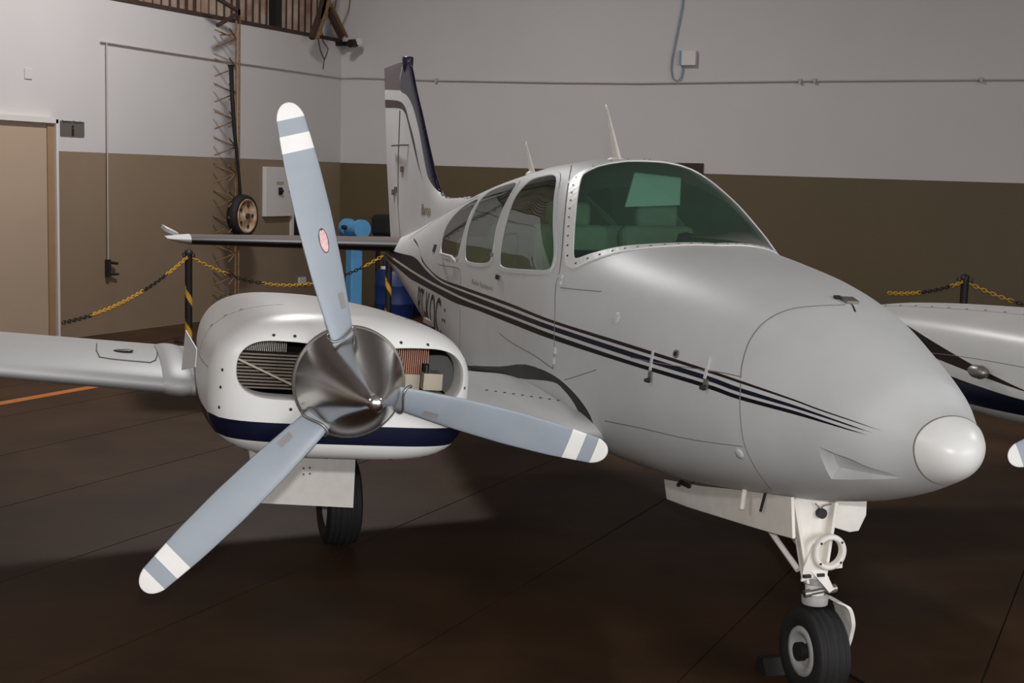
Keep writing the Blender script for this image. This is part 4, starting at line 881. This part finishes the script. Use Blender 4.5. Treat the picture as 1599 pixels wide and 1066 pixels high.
def propeller(sd, yc, zc, ph):
    hub = Vector((.81, sd*yc, zc)); mb = MB(); mb.cyl(hub + Vector((.0, 0, 0)), hub + Vector((.12, 0, 0)), .09, n=24); mb.lathe([(0, .10), (.0, .192), (.006, .197), (.02, .197), (.022, .19), (.022, .05)], hub + Vector((.075, 0, 0)), (1, 0, 0), 48)
    pr = mb.build('propeller', ['steel'], air); pr['label'] = 'three-bladed propeller with polished spinner'
    L = .475; prof = [(L*t, .19*(1 - t)**.68*(1 - .06*t)) for t in np.linspace(0, .93, 20)]; r_e = prof[-1][1]; d_e = prof[-1][0]
    prof += [(d_e + (L*.985 - d_e)*math.sin(a), r_e*math.cos(a)**.9) for a in np.linspace(.3, PI/2 - .02, 7)]
    sp = MB().lathe(prof, hub + Vector((.078, 0, 0)), (-1, 0, 0), 64).build('spinner', ['chrome'], pr); sp['label'] = 'polished conical metal spinner'
    R = .965; rs = sorted(set([round(x, 4) for x in list(np.linspace(.10, .80, 22)) + [.805, .8055, .86, .8605, .912, .9125] + list(np.linspace(.915, .965, 14))]))
    for k in range(3):
        a = math.radians(ph + 120*k); rad = Vector((0, -math.cos(a), math.sin(a))); tan = Vector((0, math.sin(a), math.cos(a)))   # tan: rotation sense seen from ahead (anticlockwise)
        v = []; f = []; fm = []; NP = 20
        for r in rs:
            u = r/R; c = np.interp(u, [.1, .22, .40, .60, .78, .90], [.092, .110, .130, .136, .126, .108])
            if u > .90: c = .108*math.sqrt(max(0.0, 1 - ((u - .90)/.1003)**2.6))
            c = max(c, .012); b = math.radians(np.interp(u, [.1, .25, .5, .75, 1], [38, 30, 22, 16, 13])); tk = np.interp(u, [.1, .2, .4, .7, 1], [.48, .24, .12, .08, .06])
            cd_ = tan*math.cos(b) + Vector((-math.sin(b), 0, 0)); nd = Vector((-math.cos(b), 0, 0)) - tan*math.sin(b)
            sweep = 0.0
            for j in range(NP):
                t = 2*PI*j/NP; xx = .5*math.cos(t); yy = .5*tk*math.sin(t)*(1 if math.sin(t) > 0 else .35)*(1 - .3*math.cos(t + PI)*0)
                v.append(hub + rad*r + cd_*((xx - .0)*c + sweep) + nd*(yy*c))
        for i in range(len(rs)-1):
            um = .5*(rs[i] + rs[i+1]); w_ = 1 if (um > .9122 or .8052 < um < .8602) else 0
            for j in range(NP): f.append((i*NP + j, i*NP + (j+1) % NP, (i+1)*NP + (j+1) % NP, (i+1)*NP + j)); fm.append(w_)
        n0 = (len(rs)-1)*NP; f.append(tuple(range(n0, n0 + NP))); fm.append(1)
        mb = MB(); mb.v = v; mb.f = f; mb.m = fm; mb.s = [True]*(len(f)-1) + [False]
        bld = mb.build('blade', ['blade', 'bladewhite'], pr); bld['label'] = 'grey propeller blade with white tip bands'
        b0 = math.radians(34); c1_ = tan*math.cos(b0) + Vector((-math.sin(b0), 0, 0)); n1_ = Vector((-math.cos(b0), 0, 0)) - tan*math.sin(b0)
        MB().tube([hub + rad*(.178 - .012*math.sin(2*t)) + c1_*(.060*math.cos(t)) + n1_*(.026*math.sin(t)) for t in np.linspace(0, 2*PI, 25)[:-1]], .005, 6, 0, True).build('blade_cuff', ['steel'], pr)
        # decals on the front face
        bv = BVHTree.FromPolygons([Vector(p) for p in v], f)
        def decal(r, off, lr, lc, m, nm, oval):
            P = []
            nseg = 24 if oval else 4; crn = [(-.5, -.5), (.5, -.5), (.5, .5), (-.5, .5)]
            b = math.radians(np.interp(r/R, [.1, .25, .5, .75, 1], [38, 30, 22, 16, 13])); cd_ = tan*math.cos(b) + Vector((-math.sin(b), 0, 0)); nd = Vector((-math.cos(b), 0, 0)) - tan*math.sin(b)
            for q in range(nseg):
                s, t = (.5*math.cos(2*PI*q/nseg), .5*math.sin(2*PI*q/nseg)) if oval else crn[q]
                o = hub + rad*(r + s*lr) + cd_*(off + t*lc) + nd*.3; h_ = bv.ray_cast(o, -nd); P.append((h_[0] if h_[0] else o - nd*.3) + nd*.0012)
            mesh_obj(nm, P, [tuple(range(nseg))], m, pr)
        decal(.29, -.028, .055, .024, 'tag', 'blade_tag', False)
        if k == 0 and sd == 1: decal(.50, -.012, .085, .036, 'rivet', 'maker_oval_edge', True)
        if k == 0 and sd == 1:
            decal(.50, -.012, .078, .031, 'bladestk', 'maker_oval', True)
    return pr
prR = propeller(1, YR + .005, 1.25, 104.0); prL = propeller(-1, YL + .005, 1.205, 198.0)

# ---- access panel and fuel cap on the right wing
wv = wings[1].data; bvw = BVHTree.FromPolygons([vv.co.copy() for vv in wv.vertices], [tuple(p.vertices) for p in wv.polygons])
def wing_hit(x, y, off=.002):
    d = ray_pl(x, y); h_ = bvw.ray_cast(Vector(CP), Vector(d).normalized()); return (h_[0] + h_[1]*(off if h_[1].dot(Vector(d)) < 0 else -off)) if h_[0] else None
pw = [wing_hit(x, y) for x, y in ((151.5, 537), (151, 548), (156, 558), (175, 561), (205, 564), (235, 566.5), (243, 563), (246, 555), (245.5, 544))]
pw = [p for p in pw if p]
if len(pw) > 2: MB().tube(pw, .003, 5).build('access_panel_seam', ['seam'], wings[1])
cc = wing_hit(193, 548.5)
if cc: MB().lathe([(0, .045), (.004, .043), (.006, .03), (.006, .001)], cc, (0, 0, 1), 20).build('fuel_cap', ['rivet'], wings[1])
for k in range(9):
    q = wing_hit(760 + 14*k, 609 + 2.0*k, .001)
    if q: MB().lathe([(0, .008), (.002, .006), (.002, .0005)], q, (0, 0, 1), 8).build('wing_screw', ['rivet'], wings[1])

# ---- main gear
def main_gear(sd, yw, yoff):
    XW, RW = 3.36, .245; o = Vector((XW, sd*yw, RW)); ax = Vector((0, 1, 0))
    mb = MB(); prof = [(-.075, .14), (-.09, .17), (-.092, .20), (-.08, .228)]
    for gpos in (-.062, -.035, 0, .035, .062): prof += [(gpos - .010, RW - .002 - abs(gpos)*.12), (gpos - .006, RW - .009 - abs(gpos)*.12), (gpos + .006, RW - .009 - abs(gpos)*.12), (gpos + .010, RW - .002 - abs(gpos)*.12)]
    prof += [(.08, .228), (.092, .20), (.09, .17), (.075, .14)]
    gear = MB().cyl(o + Vector((0, sd*.14, .0)), o + Vector((0, sd*.16, .78)), .042, n=16).cyl(o + Vector((0, sd*.14, 0)), o + Vector((0, -sd*.02, 0)), .03, n=12).build('main_gear_leg', ['gear_white'], air)
    mb.lathe(prof, o, ax, 40).build('tyre', ['tyre'], gear)
    MB().lathe([(-.07, .142), (-.06, .13), (-.03, .11), (-.03, .04), (-.06, .035), (-.06, .001)], o, ax, 24).lathe([(.07, .142), (.06, .13), (.03, .11), (.03, .04), (.06, .035), (.06, .001)], o, ax, 24).build('wheel', ['hubgrey'], gear)
    MB().tube([o + Vector((-.04, sd*.14, .12)), o + Vector((-.16, sd*.14, .22)), o + Vector((-.05, sd*.15, .36))], .016, 8).build('torque_link', ['gear_white'], gear)
    q = [at_x(383, 700, 2.85), at_x(557, 708, 2.85), at_x(552, 792.5, 2.85), at_x(402, 785, 2.85)]
    q = [Vector((p[0], sd*(p[1] - yoff), p[2] + (.10 if i < 2 else 0))) for i, p in enumerate(q)]
    dr = MB().prism(q, (.018, 0, 0)).build('gear_door', ['gear_white'], gear); dr['label'] = 'flat white main gear door'
    c = sum(q, Vector())/4
    discs([(c + Vector((-.001, sd*dy_, dz_)), (-1, 0, 0)) for dy_, dz_ in ((-.0, -.0), (-.03, 0.002), (0, -.03), (-.03, -.028))], .006, 'rivets', 'seam', gear)
    MB().cyl(c + Vector((.02, 0, .03)), o + Vector((-.03, sd*.14, .3)), .014, n=8).build('door_link', ['gear_white'], gear)
main_gear(1, 1.425, 0); main_gear(-1, 1.36, .06)

# ---- nose gear
NGX, RW = .82, .182
ax0 = Vector((NGX, .012, RW))
A = lambda x, y, X=NGX: Vector(at_x(x, y, X))
t1, t2, b2, b1 = A(1233, 776), A(1304, 776), A(1285, 898), A(1254, 908)
leg = MB(); leg.prism([t1, t2, b2, b1], (.012, 0, 0))
for a_, b_ in ((t1, b1), (t2, b2)):
    d = (b_ - a_); leg.prism([a_, a_ + Vector((0, -.016 if a_ is t1 else .016, 0)), b_ + Vector((0, -.012 if a_ is t1 else .012, 0)), b_], (-.035, 0, 0))
leg = leg.build('nose_gear_leg', ['gear_white'], air); bevel(leg, .003)
P = A(1281, 800); MB().cyl(P + Vector((-.02, 0, 0)), P + Vector((.0, 0, 0)), .02, n=16).build('grommet', ['dark'], leg)
MB().tube([P + Vector((-.012, .03, .04)), P + Vector((-.02, .012, .022)), P + Vector((-.012, -.01, .03)), P + Vector((-.012, -.04, .035))], .003, 6).build('wire', ['steel'], leg)
discs([(A(1244, 830) + Vector((-.001, 0, 0)), (-1, 0, 0)), (A(1244, 839) + Vector((-.001, 0, 0)), (-1, 0, 0))], .006, 'bolts', 'rivet', leg)
# taxi light mount: ring on a bracket plate
P = A(1296, 862, NGX - .06)
MB().lathe([(.02, .049), (-.008, .049), (-.012, .053), (-.012, .064), (-.004, .070), (.012, .070), (.02, .064), (.02, .049)], P, (1, 0, 0), 36).build('light_ring', ['gear_white'], leg)
MB().prism([P + Vector((.012, .062, .035)), P + Vector((.012, .10, -.06)), A(1252, 908, NGX - .045), A(1290, 895, NGX - .045), P + Vector((.012, .02, -.052)), P + Vector((.012, .05, -.03))], (.008, 0, 0)).build('light_bracket', ['gear_white'], leg)
MB().prism([P + Vector((.006, -.062, -.02)), P + Vector((.006, -.062, -.066)), P + Vector((.006, -.02, -.068)), P + Vector((.006, -.03, -.058)), P + Vector((.006, -.05, -.045))], (.008, 0, 0)).build('light_bracket', ['gear_white'], leg)
discs([(P + Vector((-.012, .06*math.cos(t), .057*math.sin(t))), (-1, 0, 0)) for t in (.75, 2.4, 3.9, 5.5)], .0055, 'screws', 'rustdark', leg)
# lower collar, torque link, steering damper
c0 = (b1 + b2)/2 + Vector((.0, 0, .02)); c1 = Vector((NGX + .01, c0.y - .02, RW + .205))
MB().cyl(c0 + Vector((.0, 0, .05)), c1 + Vector((0, 0, -.0)), .036, n=18).build('strut', ['gear_white'], leg)
MB().lathe([(0, .048), (.025, .05), (.03, .04)], c1 + Vector((0, 0, .06)), (0, 0, 1), 18).lathe([(0, .05), (.03, .052), (.04, .042)], c1 - Vector((0, 0, .02)), (0, 0, 1), 18).build('collar', ['hubgrey'], leg)
MB().prism([c0 + Vector((-.045, .04, .03)), c0 + Vector((-.045, -.02, .035)), A(1303, 920, NGX - .08), A(1296, 925, NGX - .08)], (.014, 0, 0)).build('torque_link', ['gear_white'], leg)
a_, b_ = A(1256, 927, NGX - .05), A(1303, 918, NGX - .05); MB().cyl(a_, b_, .010, n=10).cyl(b_ - (b_-a_)*.2, b_ + (b_-a_)*.05, .016, n=10).cyl(a_, a_ + (b_-a_)*.2, .015, n=10).build('damper', ['steel'], leg)
for px, py in ((1260, 899), (1281, 897)): q = A(px, py, NGX - .05); MB().box(q, (.02, .03, .012)).build('bolt', ['dark'], leg)
# fork: curved arm down the far side of the wheel
fk = [Vector((NGX - .01, -.035, RW + .205)), Vector((NGX - .02, -.075, RW + .185)), Vector((NGX - .015, -.100, RW + .12)), Vector((NGX, -.108, RW + .05)), Vector((NGX, -.105, RW - .0))]
fk = [Vector(p) for p in catmull(fk, False, 5)]; mb = MB(); v = []; nf = len(fk)
for i, p in enumerate(fk):
    wd = float(np.interp(i/(nf - 1), [0, .25, .5, .75, 1], [.055, .062, .06, .048, .026]))
    for dx, dy_ in ((-wd, .0), (-wd, -.016), (wd, -.016), (wd, .0)): v.append(p + Vector((dx, dy_, 0)))
mb.add(v, [(i*4 + k, i*4 + (k+1) % 4, i*4 + 4 + (k+1) % 4, i*4 + 4 + k) for i in range(nf - 1) for k in range(4)] + [(0, 1, 2, 3), (4*nf - 4, 4*nf - 1, 4*nf - 2, 4*nf - 3)]); mb.build('fork', ['gear_white'], leg)
prof = [(-.055, .095), (-.068, .115), (-.072, .14), (-.064, .163)]
for gpos in (-.045, -.018, .018, .045): prof += [(gpos - .010, RW - .001 - abs(gpos)*.16), (gpos - .005, RW - .008 - abs(gpos)*.16), (gpos + .005, RW - .008 - abs(gpos)*.16), (gpos + .010, RW - .001 - abs(gpos)*.16)]
prof += [(.064, .163), (.072, .14), (.068, .115), (.055, .095)]
MB().lathe(prof, ax0, (0, 1, 0), 48).build('tyre', ['tyre'], leg)
MB().lathe([(.055, .098), (.064, .094), (.064, .072), (.04, .06), (.02, .045), (.02, .03)], ax0, (0, 1, 0), 32).lathe([(-.055, .098), (-.064, .094), (-.064, .072), (-.04, .06), (-.02, .045), (-.02, .03)], ax0, (0, 1, 0), 32).build('wheel', ['hubgrey'], leg)
MB().cyl(ax0 + Vector((0, -.10, 0)), ax0 + Vector((0, .07, 0)), .028, n=16).cyl(ax0 + Vector((0, .05, 0)), ax0 + Vector((0, .075, 0)), .036, n=16).build('axle', ['dark'], leg)
# drag brace behind, gear doors each side
for y_ in (.10, .02): MB().cyl((NGX + .02, y_ - .01, .50), (NGX + .42, y_ + .04, .72), .012, n=8).build('drag_brace', ['gear_white'], leg)
def plate(pxs, Y, th, name, dy=0.):
    q = [Vector(at_y(x, y, Y)) for x, y in pxs]; return bevel(MB().prism(q, (0, th, 0)).build(name, ['gear_white'], leg), .003)
plate([(1037, 748), (1041, 779), (1075, 792), (1120, 806), (1165, 820), (1205, 832), (1238, 841), (1236, 776), (1150, 764), (1090, 758)], .19, -.014, 'nose_gear_door')
q = [Vector(at_x(x, y, 1.02 + .05*math.sin(i))) for i, (x, y) in enumerate(((1300, 772), (1346, 772), (1344, 800), (1340, 828), (1335, 834.5), (1312, 828), (1300, 824)))]; q = [Vector((1.02 + .25*max(0, p.y + .14), p.y, p.z)) for p in q]; bevel(MB().prism(q, (.014, -.002, 0)).build('nose_gear_door', ['gear_white'], leg), .003)
P = Vector(at_y(1060, 757, .20)); MB().tube([P, P + Vector((-.07, .02, .03)), P + Vector((-.12, .0, .02))], .010, 6).build('door_hinge', ['dark'], leg)

# wheel chock and its rope by the nose wheel
wr = Matrix.Rotation(math.atan2(AFT[1], AFT[0]), 4, 'Z'); cw = Vector(AO) + wr @ Vector((1.10, .05, 0))
ck = empty('wheel_chock', cw, math.atan2(AFT[1], AFT[0]), 'dark wooden wheel chock behind the nose wheel', 'chock')
MB().prism([(-.05, -.07, 0), (.05, -.07, 0), (.03, -.07, .06), (-.01, -.07, .06)], (0, .11, 0)).build('block', ['dark'], ck)
rp_ = [on_floor(x, y, .012) for x, y in ((1322, 1050), (1336, 1058), (1352, 1068), (1380, 1080), (1420, 1100))]
MB().tube([ck.matrix_basis.inverted() @ Vector(p) for p in rp_], .008, 6).build('rope', ['blackp'], ck)

for o in list(bpy.data.objects):
    if o.name.split('.')[0] in ('frame_rivets', 'fasteners', 'screws', 'rivets', 'bolts'): o['kind'] = 'stuff'
